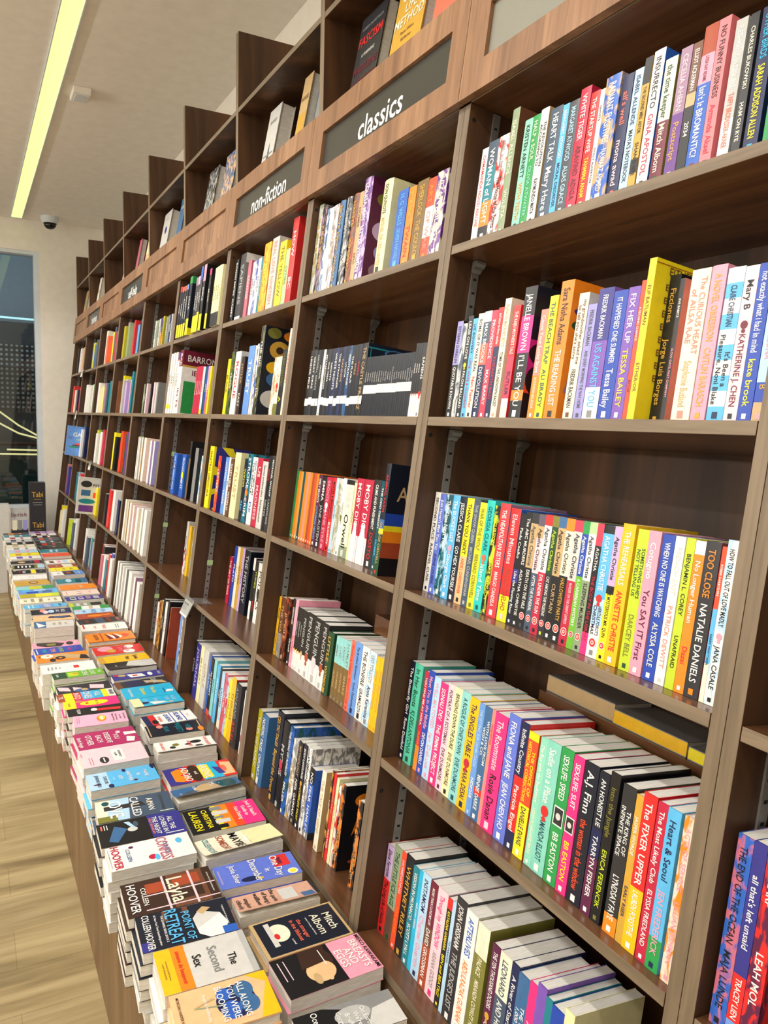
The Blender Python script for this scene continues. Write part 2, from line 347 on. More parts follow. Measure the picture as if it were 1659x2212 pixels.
    if k == 9:
        b = MB(); b.box(-.0205,-.0025,-.40,-.02,0,.408,M_BASE); b.build('side_panel', r)
for k in range(10): make_bay(k)
# ---------------------------------------------------------------- shelf books
ROWN = {'A':'top','B':'second','C':'third','D':'fourth','E':'lowest'}
WHERE = {0:'case past the double upright',1:'blank sign case',2:'classics case',3:'non-fiction case',4:'study guide case',5:'magazine case'}
PICT = {
 'either':'t .5 .94 .06 .9 brown EITHER / OR;t .2 .84 .05 .2 brown EI;t .2 .76 .05 .2 brown EI;t .2 .68 .05 .2 brown EI;t .2 .6 .05 .2 brown EI;t .2 .52 .05 .2 brown EI;t .2 .44 .05 .2 brown EI;t .2 .36 .05 .2 brown EI;t .2 .28 .05 .2 brown EI;r .0 .97 1 .975 rust',
 'sunset':'r 0 .0 1 .2 black;r 0 .2 1 .3 red_orange;r 0 .3 1 .6 magenta;r 0 .6 1 1 midnight;c .3,.5 .3,.1 black;c .35 .55 .2 .14 black;c .2 .3 .2 .12 black;r .3 .4 .34 .55 cream',
 'books':'c .2 .78 .15 .03 indigo;c .2 .68 .16 .04 dark_green;p rust .1,.5 .4,.52 .35,.6 .12,.57;p gold .1,.36 .4,.38 .3,.44 .1,.42;p mauve .05,.2 .5,.16 .4,.28 .1,.3;t .6 .92 .03 .7 brown THE MOST HEARTFELT READ',
 'flowers':'c .3 .8 .2 .07 olive;c .5 .7 .2 .07 gold;c .3 .5 .22 .1 lilac;c .4 .3 .25 .1 lavender;c .3 .12 .2 .08 mauve;c .7 .45 .2 .1 lilac',
 'quixote':'t .5 .9 .07 .6 black DON;r .2 .6 .4 .7 black;t .5 .4 .05 .6 tan QUIXOTE',
 'neon':'r .0 .93 .5 .95 teal;r .05 .8 .07 .95 teal;c .6 .9 .25 .06 steel_blue;c .6 .9 .2 .045 midnight;r 0 .5 .05 .52 teal',
 'farm':'r 0 0 1 .16 black;r 0 .16 1 .3 rust;r 0 .3 1 .4 orange;r 0 .4 1 .45 yellow;r 0 .45 1 .56 royal_blue;c .7 .24 .3 .08 dark_brown;r .5 .12 .55 .2 dark_brown;r .75 .12 .8 .2 dark_brown;t .62 .74 .16 .95 tan ANIMAL;t .7 .6 .07 .6 cream THE;t .8 .86 .05 .5 red GEORGE',
 'nordic':'p silver .3,.05 .7,.15 .6,.3 .45,.45 .35,.3;r .25 .45 .3 .9 silver;r .2 .6 .4 .62 silver;r .2 .7 .4 .72 silver;r .2 .8 .4 .82 silver;c .28 .5 .08 .03 silver;p silver .45,.5 .6,.9 .5,.7',
 'hamlet':'r .1 .4 .9 .85 royal_blue;p rust .2,.1 .7,.1 .7,.4 .3,.4;r 0 0 1 .1 charcoal',
 'circe':'c .4 .82 .2 .08 orange;p rust .4,.3 .5,.5 .45,.75 .35,.5;p orange .2,.4 .4,.6 .3,.65;p orange .6,.4 .5,.6 .65,.65;c .5 .2 .25 .06 black;c .4 .1 .2 .03 rust',
 'how':'t .5 .9 .07 .8 maroon HOW;t .6 .65 .07 .6 maroon G;t .5 .1 .06 .7 maroon BOOK','me':'t .5 .93 .07 .9 black ME;c .5 .5 .3 .3 charcoal;r 0 .86 1 1 white;t .5 .93 .06 .8 black ME',
 'big':'c .35 .75 .22 .1 gold;c .6 .92 .2 .06 orange;c .2 .93 .15 .06 olive;c .75 .86 .15 .07 crimson;c .3 .55 .2 .07 golden_yellow;c .35 .42 .22 .08 steel_blue;c .3 .2 .25 .1 pale_grey;c .5 .08 .25 .07 grey_purple;c .35 .75 .08 .04 dark_brown;t .7 .8 .14 .5 white BI;t .65 .6 .14 .3 white S;t .65 .38 .13 .5 white B',
 'face':'c .5 .5 .25 .3 dark_brown','rays':'p yellow 0,.2 .9,.5 0,.3;p yellow 0,.7 .9,.5 0,.55;p yellow .2,1 .9,.6 .5,1;p yellow .1,0 .9,.4 .4,0;r 0 0 .06 1 yellow',
 'dummy':'r 0 .88 1 1 green;r 0 0 1 .12 yellow;t .5 .5 .08 .7 orange Java;t .5 .35 .05 .7 pale_grey All-in-One;t .5 .25 .05 .7 orange guide',
 'ielts':'r 0 0 1 .74 white;r 0 .74 1 .77 gold;t .6 .88 .12 .95 white BARRON\'S;t .5 .66 .1 .75 maroon IELTS;r .08 .02 1 .52 green;t .65 .46 .05 .5 pale_yellow Cognitive;c .6 .38 .02 .012 pale_yellow;c .5 .3 .02 .012 pale_yellow;c .48 .22 .02 .012 pale_yellow;c .52 .14 .02 .012 pale_yellow;p pale_peach .9,.1 1,.1 1,.42 .95,.36 .82,.22 .9,.2',
 'brown':'r .1 .2 .9 .8 rust;t .5 .6 .08 .7 dark_brown THE;t .5 .4 .08 .7 dark_brown ART',
}
def cname(band):
    return key(band.split('#')[0]).replace('_',' ') + (' and '+key(band.split('#')[1]).replace('_',' ') if '#' in band else '')
def bandlist(s):
    out, p = [], 0
    for q in s.split(','):
        c, f = (q.split('@')+['1'])[:2] if '@' in q else (q, '1')
        out.append((c.strip(), p, float(f))); p = float(f)
    return out
def look(s):
    if s.count('@') > 4: return 'white and blue striped'
    b = sorted(bandlist(s), key=lambda a: a[1]-a[2])
    n = cname(b[0][0])
    if len(b) > 1 and ' and ' not in n and cname(b[1][0]) != n: n += ' and '+cname(b[1][0])
    return n
SEEN = {}
def ordinal(i): return ('first second third fourth fifth sixth seventh eighth ninth tenth eleventh twelfth thirteenth fourteenth fifteenth sixteenth seventeenth eighteenth nineteenth twentieth '
    'twenty-first twenty-second twenty-third twenty-fourth twenty-fifth twenty-sixth twenty-seventh twenty-eighth twenty-ninth thirtieth thirty-first thirty-second thirty-third thirty-fourth thirty-fifth thirty-sixth thirty-seventh thirty-eighth thirty-ninth fortieth '
    'forty-first forty-second forty-third forty-fourth forty-fifth').split()[i]
def spine_label(i, row, bay, sh):
    b = row[i]; kind = 'hardcover' if 'hc' in b[6] else 'paperback'; w_ = b[1]
    size = 'thick ' if w_ > .034 else 'slim ' if w_ < .0125 else ''
    place = f'{ROWN[sh]} shelf, {WHERE[bay]}'
    tc = key(b[5][1]).replace('_',' ') if len(b[5]) > 1 and b[5][0] else ''
    lk = look(b[4]); short = cname(sorted(bandlist(b[4]), key=lambda a: a[1]-a[2])[0][0])
    nb = [look(row[j][4]).split(' and ')[0] for j in (i-1,i+1) if 0 <= j < len(row)]
    tries = [f'{size}{lk} {kind} between {nb[0]} and {nb[-1]}, {place}' if len(nb) > 1 else f'{size}{lk} {kind} beside a {nb[0]} one, {place}',
             f'{size}{short} {kind} with {tc} lettering between {nb[0]} and {nb[-1]}, {place}',
             f'{short} {kind} with {tc} lettering, {ordinal(i)} from the window end, {place}',
             f'{short} {kind}, {ordinal(i)} from the window end, {place}']
    for s in tries:
        if len(s.split()) <= 16 and s not in SEEN and '  ' not in s: SEEN[s] = 1; return s
    return tries[-1]
def shelf_book(bay, sh, row, i):
    x0, w_, y0, h, bands, tx, op = row[i]
    hc = 'hc' in op; xL = -(bay-1)*PITCH; cx = xL+x0+w_/2; z0 = ZS[sh]
    h = min(h, .266 if sh == 'A' else .3)
    d = min(.128+(.012 if h > .205 else 0)+(.02 if h > .24 else 0), .272-y0)
    same = op.get('group')
    if same: label, grp = op['label'], same
    else: label, grp = spine_label(i,row,bay,sh), f'books on the {ROWN[sh]} shelf of the {WHERE[bay]}'
    name = 'hardcover_book' if hc else 'slim_paperback' if w_ < .0125 else 'paperback_book'
    root = thing(name, label, 'book', tr(cx,y0,z0+.0004), (TILT,0,0), grp)
    t = .0028 if hc else .0009; hw = w_/2
    B = bandlist(bands); main = sorted(B, key=lambda a: a[1]-a[2])[0][0]
    cv = ink(op.get('cv', main).replace('_',' '))
    mb = MB()                                       # cover: back board, spine in its printed bands, front board
    mb.box(-hw,-hw+t,.0002,d,0,h,cv); mb.box(hw-t,hw,.0002,d,0,h,cv)
    bow = min(.004,w_*.14) if hc else .0006 if w_ > .02 else 0
    n = 5 if bow else 1
    for c, f0, f1 in B:
        za, zb = h*(1-f1), h*(1-f0); mt = ink(c)
        for k in range(n):
            xa, xb = -hw+w_*k/n, -hw+w_*(k+1)/n
            ya, yb = -bow*(1-(2*k/n-1)**2), -bow*(1-(2*(k+1)/n-1)**2)
            mb.face([(xa,ya,za),(xb,yb,za),(xb,yb,zb),(xa,ya,zb)], mt)
            if f0 == 0: mb.face([(xa,ya,h),(xb,yb,h),(xb,.0016,h),(xa,.0016,h)], mt)
            if f1 == 1: mb.face([(xa,.0016,0),(xb,.0016,0),(xb,yb,0),(xa,ya,0)], mt)
            mb.face([(xb,.0016,za),(xa,.0016,za),(xa,.0016,zb),(xb,.0016,zb)], mt)
    mb.build('cover', root)
    g = .003 if hc else .0006
    mb = MB(); mb.box(-hw+t+.0001,hw-t-.0001,.0018,d-g-.0005,g,h-g,M_PAGE); mb.build('page_block', root)
    lt, art = MB(), MB(); yf = -bow-.0004
    sp = [.5]
    def along(txt, f0, f1, col, frac=.58):
        m_ = ink(col); L_ = h*(f1-f0)*.96; zc = h*(1-(f0+f1)/2); words = txt.split()
        if len(txt) > 24 and w_ > .019:             # two lines
            best = min(range(1,len(words)), key=lambda q: abs(len(' '.join(words[:q]))-len(txt)/2)) if len(words) > 1 else 0
            if best:
                for s, off in ((' '.join(words[:best]),.22),(' '.join(words[best:]),-.2)): write(lt, s, (w_*off,yf,zc), (0,0,-1), (1,0,0), w_*.3, L_, m_, .5)
                return
        write(lt, txt, (0,yf,zc), (0,0,-1), (1,0,0), w_*frac*(.82 if any(c.islower() for c in txt) else .78), L_, m_, .5)
    if tx and tx[0]:
        c1 = tx[1] if len(tx) > 1 else 'white'
        if len(tx) > 3 and tx[2]:
            r = min(.62, max(.38, len(tx[0])/(len(tx[0])+len(tx[2]))))
            cuts = [b_[2] for b_ in B[:-1] if .3 < b_[2] < .7]
            s = cuts[0] if cuts else .05+.86*r
            sp[0] = s; gap = .05 if 'dot' in op else .012
            if 'pic' in op: s = .5; gap = .115; sp[0] = .5
            along(tx[0], .045 if len(B) == 1 or B[0][2] > .2 else B[0][2]+.01, s-gap, c1); along(tx[2], s+gap, .83 if 'badge' in op else .91, tx[3])
        else: along(tx[0], .06, .62 if 'band' in op else .84, c1)
    if w_ > .014 and sh in 'ABCDE' and bay < 3 and 'band' not in op:   # publisher's device at the foot
        art.face([(-w_*.16,yf,.004),(w_*.16,yf,.004),(w_*.16,yf,.004+w_*.34),(-w_*.16,yf,.004+w_*.34)], ink(tx[1] if len(tx) > 1 and tx[0] and key(tx[1]) != key(B[-1][0]) else ('white' if key(B[-1][0].split('#')[0]) not in ('white','cream','pale_yellow') else 'grey')))
    def disc(z, r, col, y):
        art.face([(r*math.cos(2*PI*q/18),y,z+r*math.sin(2*PI*q/18)) for q in range(18)], ink(col))
    if 'badge' in op: disc(h*.115,w_*.36,'white',yf-.0001); disc(h*.115,w_*.29,'red',yf-.0002); disc(h*.115,w_*.15,'white',yf-.0003); disc(h*.115,w_*.08,'red',yf-.0004)
    if 'dot' in op: disc(h*(1-sp[0]),w_*.27,op['dot'],yf-.0001); disc(h*(1-sp[0])-w_*.4,w_*.14,op['dot'],yf-.0002)
    if 'band' in op:
        z = h*(1-float(op['band'])); art.face([(-hw,yf,z-.012),(hw,yf,z-.012),(hw,yf,z+.008),(-hw,yf,z+.008)], ink('white'))
    if 'pic' in op:
        for mrg, c in ((.40,'white'),(.34,'charcoal')): art.face([(-w_*mrg,yf-.0001*(c!='white'),h*.5-w_*mrg*1.4),(w_*mrg,yf-.0001*(c!='white'),h*.5-w_*mrg*1.4),(w_*mrg,yf-.0001*(c!='white'),h*.5+w_*mrg*1.4),(-w_*mrg,yf-.0001*(c!='white'),h*.5+w_*mrg*1.4)], ink(c))
        disc(h*.5,w_*.2,'pale grey',yf-.0003)
    if op.get('art2') == 'whale':
        art.face([(-w_*.3,yf-.0001,h*.0),(w_*.3,yf-.0001,0),(w_*.34,yf-.0001,h*.3),(w_*.12,yf-.0001,h*.47),(-w_*.12,yf-.0001,h*.47),(-w_*.34,yf-.0001,h*.3)], ink('white'))
    if 'art' in op: draw(art, lt, PICT[op['art']], (hw,.0,0), (0,d,0), (0,0,h), (1,0,0))
    if lt.f: lt.build('title_lettering', root)
    if art.f: art.build('cover_print', root)
    return root
ROWS = '''
@1 A
349 199 200 1820|white|CHIMAMANDA NGOZI ADICHIE|red|
554 313 200 1882|slate@.25,teal@.6,orange@.85,black|WOMAN of LIGHT|white|
873 324 200 1889|white#red|ISABEL ALLENDE|grey|The House of the Spirits|black|
1203 207 200 2286|sage|ISABEL ALLENDE|cream|VIOLETA|cream|cv=brown
1628 222 200 1951|mint|KRISTEN ARNETT|black|WITH TEETH|orange|
1856 201 200 1957|green|HALF a SOUL|cream|OLIVIA ATWATER|mint|
2063 216 200 2000|white|THE REVOLUTION ACCORDING TO|black|RAYMUNDO MATA|black|cv=tan
2338 307 200 1909|slate|HEART TALK|white|Mary Hare|white|
2651 157 200 1880|sky blue|MARGARET ATWOOD|white|MORAL DISORDER|navy|
2815 244 200 1870|dark grey|MARGARET ATWOOD|pale blue|ALIAS GRACE|pale blue|
3064 241 200 1990|crimson|WHITE TIGER|white|ARAVIND ADIGA|maroon|
3327 206 200 1839|red|THE STARTUP WIFE|white|TAHMIMA ANAM|yellow|
3539 98 200 1822|white|GHOSTS|black|DOLLY ALDERTON|navy|
3643 322 200 1954|blue#tan|RADIANT FUGITIVES|white|NAWAAZ AHMED|white|
4011 222 200 1846|navy|all's well|coral|mona awad|pale pink|
4252 172 200 1851|pale blue|ISABEL ALLENDE|navy|MAYA'S NOTEBOOK|black|
4431 141 200 1957|black@.2,gold@.75,black@.86,gold|THE SECOND MRS. ASTOR|black|SHANA ABE|black|
4600 211 200 1982|white|INSURRECTO|black|GINA APOSTOL|crimson|cv=blue
4846 219 200 1770|cream@.5,maroon|the time keeper|dark green|Mitch Albom|cream|cv=olive
5115 194 200 1817|mauve@.5,purple|CECELIA AHERN|pale pink|Postscript|gold|
5325 157 200 1807|brown@.38,tan@.48,black|ELLIOT ACKERMAN|white|2034|white|
5491 219 200 1958|rust@.2,pink@.4,blue@.95,red|LYSSA KAY ADAMS|maroon|Isn't It BROMANTIC?|white|
5716 185 200 1959|coral pink|NO FUNNY BUSINESS|black|Amanda Aksel|crimson|
5996 174 200 1827|silver@.7,white|FLEISHMAN IS IN TROUBLE|white|TAFFY BRODESSER-AKNER|coral|
6211 127 200 1815|charcoal|CHARLES BUKOWSKI|cream|HAM ON RYE|cream|
6386 209 200 1817|navy|OTHER BIRDS|cyan|SARAH ADDISON ALLEN|yellow|
6666 154 200 1748|green|GREEN LIGHTS|black|
@1 B
319 197 200 1889|lavender@.45,black|ESTEBAN DARKLIN|black|QUOTABLE KNOWN|white|
522 150 200 1830|pale grey#slate||white|
678 168 200 1957|black|LEASE ON LOVE|white|FALON BALLARD|white|dot=yellow
852 151 200 1893|sky blue|LIZ BOWERY|navy|LOVE, HATE & CLICKBAIT|crimson|
1009 194 200 1970|cream|SOME OF IT WAS REAL|navy|Nan Fischer|red|
1209 222 200 1986|white@.1,slate@.3,coral@.5,navy|MAX BROOKS|white|DEVOLUTION|white|
1437 184 200 1979|pinkish red|PROVIDENCE|white|MAX BARRY|white|
1627 162 200 2012|red@.35,navy|and letter to three witches|white|ELIZABETH BASS|crimson|
1795 182 200 2153|cream|BLANCHE McCRARY BOYD|tan|TOMB OF THE UNKNOWN RACIST|black|
2084 187 200 1994|red@.45,pinkish red@.82,white@.9,cream|THE KAIJU MOTHER'S TALE|white|BUTLER|navy|
2340 325 200 2274|black@.22,magenta@.5,black@.78,orange@.86,black|JANELLE BROWN|white|I'LL BE YOU|white|cv=magenta~art=sunset
2856 179 200 1836|salmon@.6,orange|Count Your Lucky Stars|white|ALEXANDRIA BELLEFLEUR|cream|
3041 206 200 2036|yellow|THE BEACH TRAP|dark teal|ALI BRADY|dark teal|
3282 302 200 2241|orange|Sara Nisha Adams|black|THE READING LIST|white|art=books
3747 224 200 1986|cream|my grandmother asked me to tell you she's sorry|brown|FREDRIK BACKMAN|black|cv=pale grey
3989 185 200 1785|lavender|FREDRIK BACKMAN|dark grey|AND EVERY MORNING THE WAY HOME|dark grey|
4188 313 200 1995|indigo@.4,violet@.75,white|FREDRIK BACKMAN|white|US AGAINST YOU|sky blue|cv=violet
4513 278 200 1916|royal blue|IT HAPPENED ONE SUMMER|white|Tessa Bailey|white|
4799 225 200 1935|violet|FIX HER UP|white|TESSA BAILEY|yellow|
5030 80 200 2003|red orange|A SECOND CHANCE|white|BAYLISS|navy|
5116 131 200 2301|yellow|ELIF BATUMAN|brown|EITHER/OR|brown|art=either
5253 195 500 2111|black|Ficciones|gold|Jorge Luis Borges|gold|
5494 79 450 2021|charcoal|EVE BABITZ|white|SLOW DAYS, FAST COMPANY|pink|cv=salmon
5912 298 200 2007|cream|The CURIOUS HEART of AILSA RAE|salmon|Stephanie Butland|tan|
6229 227 200 2014|pink|A NOVEL OBSESSION|gold|CAITLIN BARASCH|gold|
6481 247 200 1943|white@.1,sky blue@.2,white@.3,sky blue@.4,white@.5,sky blue@.6,white@.7,sky blue@.8,white@.9,sky blue|CLAIRE CHRISTIAN|navy|It's Been a Pleasure, Noni Blake|black|
6734 190 200 1928|pale pink|Mary B|black|KATHERINE J. CHEN|maroon|dot=maroon
6930 190 200 1932|royal blue|not exactly what i had in mind|white|kate brook|yellow|
7131 183 200 1721|pale blue@.72,royal blue@.86,tan|CATS IN BARCELONA|pink|B|gold|
@1 C
30 193 420 2027|white|SECOND PLACE|black|RACHEL CUSK|black|
229 205 416 2000|periwinkle|Just Haven't Met You Yet|white|SOPHIE COUSENS|navy|
440 266 412 2011|dark teal#pale blue|This Time Next Year|white|SOPHIE COUSENS|teal|
712 234 408 2027|sky blue|The BUCKET LIST|white|Georgia Clark|white|dot=pink
952 243 404 2015|midnight|JESSICA CLARE|white|GO HEX YOURSELF|white|
1201 229 400 2018|yellow@.55,peach|THANK YOU, NEXT|black|ANDIE J. CHRISTOPHER|red orange|
1435 200 396 2020|slate|THE SNOW QUEEN|silver|MICHAEL CUNNINGHAM|silver|
1642 217 392 1977|lime yellow|WAR OF THE WOLF|olive|BERNARD CORNWELL|olive|
1864 232 388 2041|turquoise|GEORGIA CLARK|dark teal|Island Time|white|dot=coral
2116 157 384 1966|black#lime|RECURSION|yellow|BLAKE CROUCH|yellow|
2279 279 380 2031|coral red|THE NEAPOLITAN SISTERS|white|MARGO CANDELA|white|cv=mauve
2596 268 376 1978|red@.77,yellow|Eleven Minutes|pale pink|PAULO COELHO|rust|cv=blue
2882 142 372 1913|black@.5,indigo@.62,midnight|Paulo Coelho|white|Like the Flowing River|white|
3030 151 368 1956|black|The ABC MURDERS|white|AGATHA CHRISTIE|white|
3187 177 364 1959|charcoal@.09,tan@.47,black|Agatha Christie|dark grey|DEATH ON THE NILE|white|badge=1
3371 162 360 1958|grey purple@.1,tan@.2,pale pink@.5,slate|Agatha Christie|black|AFTER THE FUNERAL|white|badge=1
3538 180 356 1970|red@.09,white@.48,crimson|Agatha Christie|black|EVIL UNDER THE SUN|white|badge=1
3725 154 352 1970|olive@.09,dark green@.48,charcoal|Agatha Christie|lime|CAT AMONG THE PIGEONS|white|badge=1
3884 172 348 1974|steel blue@.09,tan@.48,black|Agatha Christie|black|CURTAIN|tan|badge=1
4062 188 344 1971|orange@.1,cream@.46,black|Agatha Christie|black|HALLOWE'EN PARTY|gold|badge=1
4256 183 340 1966|pinkish red@.09,pale grey@.48,crimson|Agatha Christie|black|MURDER ON THE ORIENT EXPRESS|pale pink|badge=1
4445 138 336 1972|green@.1,royal blue@.43,grass green|Agatha Christie|white|A CARIBBEAN MYSTERY|white|badge=1
4589 160 332 1976|pale green@.09,white@.45,sage|Agatha Christie|black|SLEEPING MURDER|black|badge=1
4755 132 328 1977|pinkish red@.17,black@.83,hot pink|AGATHA|white|THE BODY IN THE LIBRARY|crimson|
4892 217 324 1968|black@.06,sky blue@.55,pale blue@.75,white|AGATHA CHRISTIE|white|HERCULE POIROT'S CHRISTMAS|navy|badge=1~dot=red
5115 147 320 1980|lilac@.44,black@.5,yellow|Agatha Christie|black|THE MYSTERIOUS MR. QUIN|black|badge=1
5268 236 316 2042|golden yellow|THE REHEARSALS|white|ANNETTE CHRISTIE|red|cv=golden yellow
5564 199 312 2001|lime|SOMETHING SHE'S NOT TELLING US|dark green|DARCEY BELL|olive|
5768 210 308 2007|pink|Cotugno|white|You SAY IT First|plum|
6014 202 304 1991|royal blue|WHEN NO ONE IS WATCHING|white|ALYSSA COLE|cream|
6227 162 300 1991|white|FRENCH EXIT|pale grey|PATRICK DEWITT|salmon|
6411 139 296 1997|lime|BENJAMIN L. COREY|black|UNAFRAID|black|
6560 157 292 1984|white@.09,orange|No Longer Human|white|Dazai|red|
6724 223 288 2005|charcoal|TOO CLOSE|orange|NATALIE DANIELS|white|cv=maroon
6967 67 284 1965|red orange@.4,sky blue@.75,cream|BOBBIE DARBYSHIRE|white|HARRY WHITTAKER|navy|
7040 156 280 2060|white#pale blue|HOW TO FALL OUT OF LOVE MADLY|black|JANA CASALE|black|dot=pink
@1 D
30 198 380 2034|midnight|The Butterfly Girl|white|Rene Denfeld|white|
234 303 372 2043|mint green|In Her Boots|dark green|KJ DELLANTONIA|dark green|
645 139 365 1992|crimson@.75,orange|YOU HAD ME AT HOLA|white|ALEXIS DARIA|orange|
790 228 357 2059|royal blue|Meet You in the Middle|pink|DEVON DANIELS|white|
1023 231 350 2010|pale blue|WELL MATCHED|pink|Jen DeLuca|pink|
1260 276 342 1965|hot pink|SONALI DEV|white|THE EMMA PROJECT|white|
1542 217 334 2031|pale pink|PORTRAIT OF A SCOTSMAN|plum|EVIE DUNMORE|plum|
1765 244 327 2033|pale yellow|BRINGING DOWN THE DUKE|black|EVIE DUNMORE|brown|
2015 268 319 2045|aqua|A ROGUE OF ONE'S OWN|dark teal|EVIE DUNMORE|dark teal|
2289 297 312 2024|golden yellow|The SINGLES TABLE|navy|SARA DESAI|navy|dot=crimson
2592 162 304 2007|cornflower|THE SETTING SUN OSAMU DAZAI|pale blue|NDP258|white|
2760 223 297 2009|steel blue@.72,red@.78,steel blue|WITH LOVE FROM WISH & CO.|white|MINNIE DARKE|white|
2988 90 289 2024|salmon|SWEETBITTER|red|Stephanie Danler|pink|
3085 346 281 2015|hot pink|The Roommate|pale pink|Rosie Danan|black|
3461 297 274 2126|periwinkle|FIONA and JANE|white|JEAN CHEN HO|white|
3793 209 266 2104|navy@.42,red@.85,navy|Infinite Country|white|Patricia Engel|white|
4012 245 259 2026|yellow@.06,red orange@.58,yellow|THE OFFICE OF HISTORICAL CORRECTIONS|yellow|DANIELLE EVANS|navy|
4309 157 251 2040|mint|The Boy with the Bookstore|white|SARAH ECHAVARRE SMITH|cream|
4472 309 243 2064|aqua green|Sadie on a Plate|white|AMANDA ELLIOT|dark teal|dot=red
4807 262 236 2081|green|SEX/LIFE: SPEED|white|BB EASTON|white|pic=1
5088 215 228 2064|hot pink|SEX/LIFE: SUIT|white|BB EASTON|yellow|pic=1
5333 277 221 2074|midnight|A.J. Finn|white|the woman in the window|red orange|
5633 193 213 2057|midnight@.4,navy@.6,plum|AN HONEST LIE|white|TARRYN FISHER|white|
5844 178 206 2129|black|Into the Jungle|olive|ERICA FERENCIK|lime|
6093 232 198 2067|charcoal@.87,orange|THE KING OF INFINITE SPACE|white|LYNDSAY FAYE|white|
6342 118 190 2028|gold|JASPER FFORDE|white|EARLY RISER|navy|
6466 223 183 2117|red@.6,golden yellow|The FIXER UPPER|white|LAUREN FORSYTHE|white|
6713 162 175 2100|crimson|The Most Likely Club|white|ELYSSA FRIEDLAND|white|
6882 204 168 2099|sky blue@.8,green|Heart & Seoul|navy|JEN FREDERICK|pink|
7142 158 160 2113|pale peach#orange|ACTS OF SERVICE|pink|LILLIAN FISHMAN|pink|
@1 E
30 267 450 1859|lilac@.38,red|Elena Ferrante|black|The Lying Life of Adults|black|
303 306 443 1986|sage@.65,brown|THE LITTLE ICE AGE|dark green|FAGAN|dark grey|
615 174 436 1997|red orange|HOMEGOING|pale pink|YAA GYASI|orange|
795 305 430 2041|black|WHITNEY RILEY|gold|
1106 230 423 1962|teal|VISION IN MONACO|white|SCOTT LYALL|white|
1342 129 416 1988|cyan|tell your story|white|
1477 281 409 2034|pale blue|INSTAMOM|navy|Chantel Guertin|pink|
1764 266 402 2019|maroon@.42,brown@.6,rust|MORE THAN I LOVE MY LIFE|white|DAVID GROSSMAN|white|
2036 331 395 2053|pale pink|Through my WINDOW|hot pink|ARIANA GODOY|grey|
2374 165 389 2033|red@.1,black|KATALINA GAMARRA|yellow|BEN and BEATRIZ|yellow|
2544 105 382 2056|pale blue|TO PARADISE|navy|
2655 319 375 2228|charcoal|JOHN GRISHAM|white|THE JUDGE'S LIST|silver|
2980 331 368 2182|white|AFTERLIVES|blue|ABDULRAZAK GURNAH|orange|
3344 331 361 2164|cream@.25,olive|THE PAPER PALACE|cream|MIRANDA COWLEY HELLER|cream|
3780 221 355 2060|plum|THE TEN THOUSAND DOORS|white|OF JANUARY|white|dot=gold
4007 301 348 2067|cream@.35,slate|LEONARD|slate|AND HUNGRY PAUL|white|
4314 190 341 2080|navy|A River of Stars|white|Vanessa Hua|white|
4510 266 334 2043|steel blue|THE WOMAN AT 1,000 DEGREES|white|
4781 173 327 2079|hot pink|A Miraculous|white|
4960 204 320 2170|violet|THE LAST|black|
5170 142 314 2093|teal|SEA|white|
5317 265 307 2072|royal blue|BOY|white|
5588 195 300 2206|pale yellow|novel|brown|
@2 A
30 278 200 2601|pale grey#sage|THE TIME MACHINE|gold|
314 333 200 2461|black#mauve|JULES VERNE|gold|
655 191 200 2359|steel blue#white||white|
852 260 200 2338|white|POE|pale grey|
1118 333 200 2350|pale pink#grey|AUSTEN|tan|
1506 333 200 2355|steel blue|BRAVE NEW|gold|WORLD|gold|hc=1
1938 333 200 2346|charcoal#silver|GRIMM|silver|TALES|silver|hc=1
2365 312 200 2335|brown#rust|DANTE|gold|INFERNO|gold|hc=1
2683 232 200 2326|tan|HOMER|brown|EPIC|brown|
2921 451 200 2578|purple#lilac|LOUISA MAY|white|LITTLE WOMEN|white|cv=plum~art=flowers~hc=1
4037 451 200 2246|pale yellow|DON QUIXOTE|black|MIGUEL DE CERVANTES|tan|cv=pale yellow~art=quixote~hc=1
4836 459 200 1816|blue|H. G. WELLS|sky blue|SEVEN NOVELS|sky blue|
5335 335 200 1780|orange|MARK|gold|TWAIN|red|
5710 465 200 1814|olive brown|SHERLOCK|gold|THE COUNT|gold|
6190 329 200 1755|red orange@.35,white@.72,red orange|ART|orange|OF WAR|salmon|
6540 420 200 1804|purple#cream|VIZANTRILOGY|cream|
@2 B
760 242 200 1819|black|UNDER MILK|white|band=.78~g=tall
1007 225 200 1811|charcoal|GREAT IDEAS|white|band=.76~g=tall
1239 244 200 1804|black|ORWELL ESSAYS|silver|band=.78~g=tall
1488 167 200 1796|black|GOGOL|white|band=.78~g=tall
1678 148 200 1788|white|ON|grey|
1831 178 200 1781|black|METAMORPHOSIS|white|band=.76~g=tall
2015 175 200 1777|charcoal|THE TRIAL|white|band=.77~g=tall
2197 204 200 1773|midnight|NIGHTS|white|band=.78~g=tall
2406 251 200 1775|navy|WHITE NIGHTS|white|band=.75~g=tall
2663 195 200 1774|midnight|THE STRANGER|white|band=.78~g=tall
2864 212 200 1776|navy|CANDIDE|tan|band=.75~g=tall
3082 169 200 1777|midnight|UTOPIA|white|band=.75~g=tall
3257 185 200 1776|steel blue#navy|MEDITATIONS|white|band=.75~g=tall
3448 182 200 1774|midnight|THE PLAGUE|white|band=.78~g=tall
3636 179 200 1772|black|EXILE|tan|band=.76~g=tall
3821 176 200 1774|midnight|KAFKA|red|band=.76~g=tall
4003 311 200 1780|black|THE CASTLE|tan|FRANZ|tan|cv=midnight~art=neon~band=.76
4331 116 200 1424|black|LEAVES|silver|band=.53~g=thin
4452 106 200 1424|midnight|FEMME|silver|band=.53~g=thin
4564 105 200 1421|black|SPEAK|silver|band=.53~g=thin
4675 112 200 1422|midnight|WALKS|silver|band=.53~g=thin
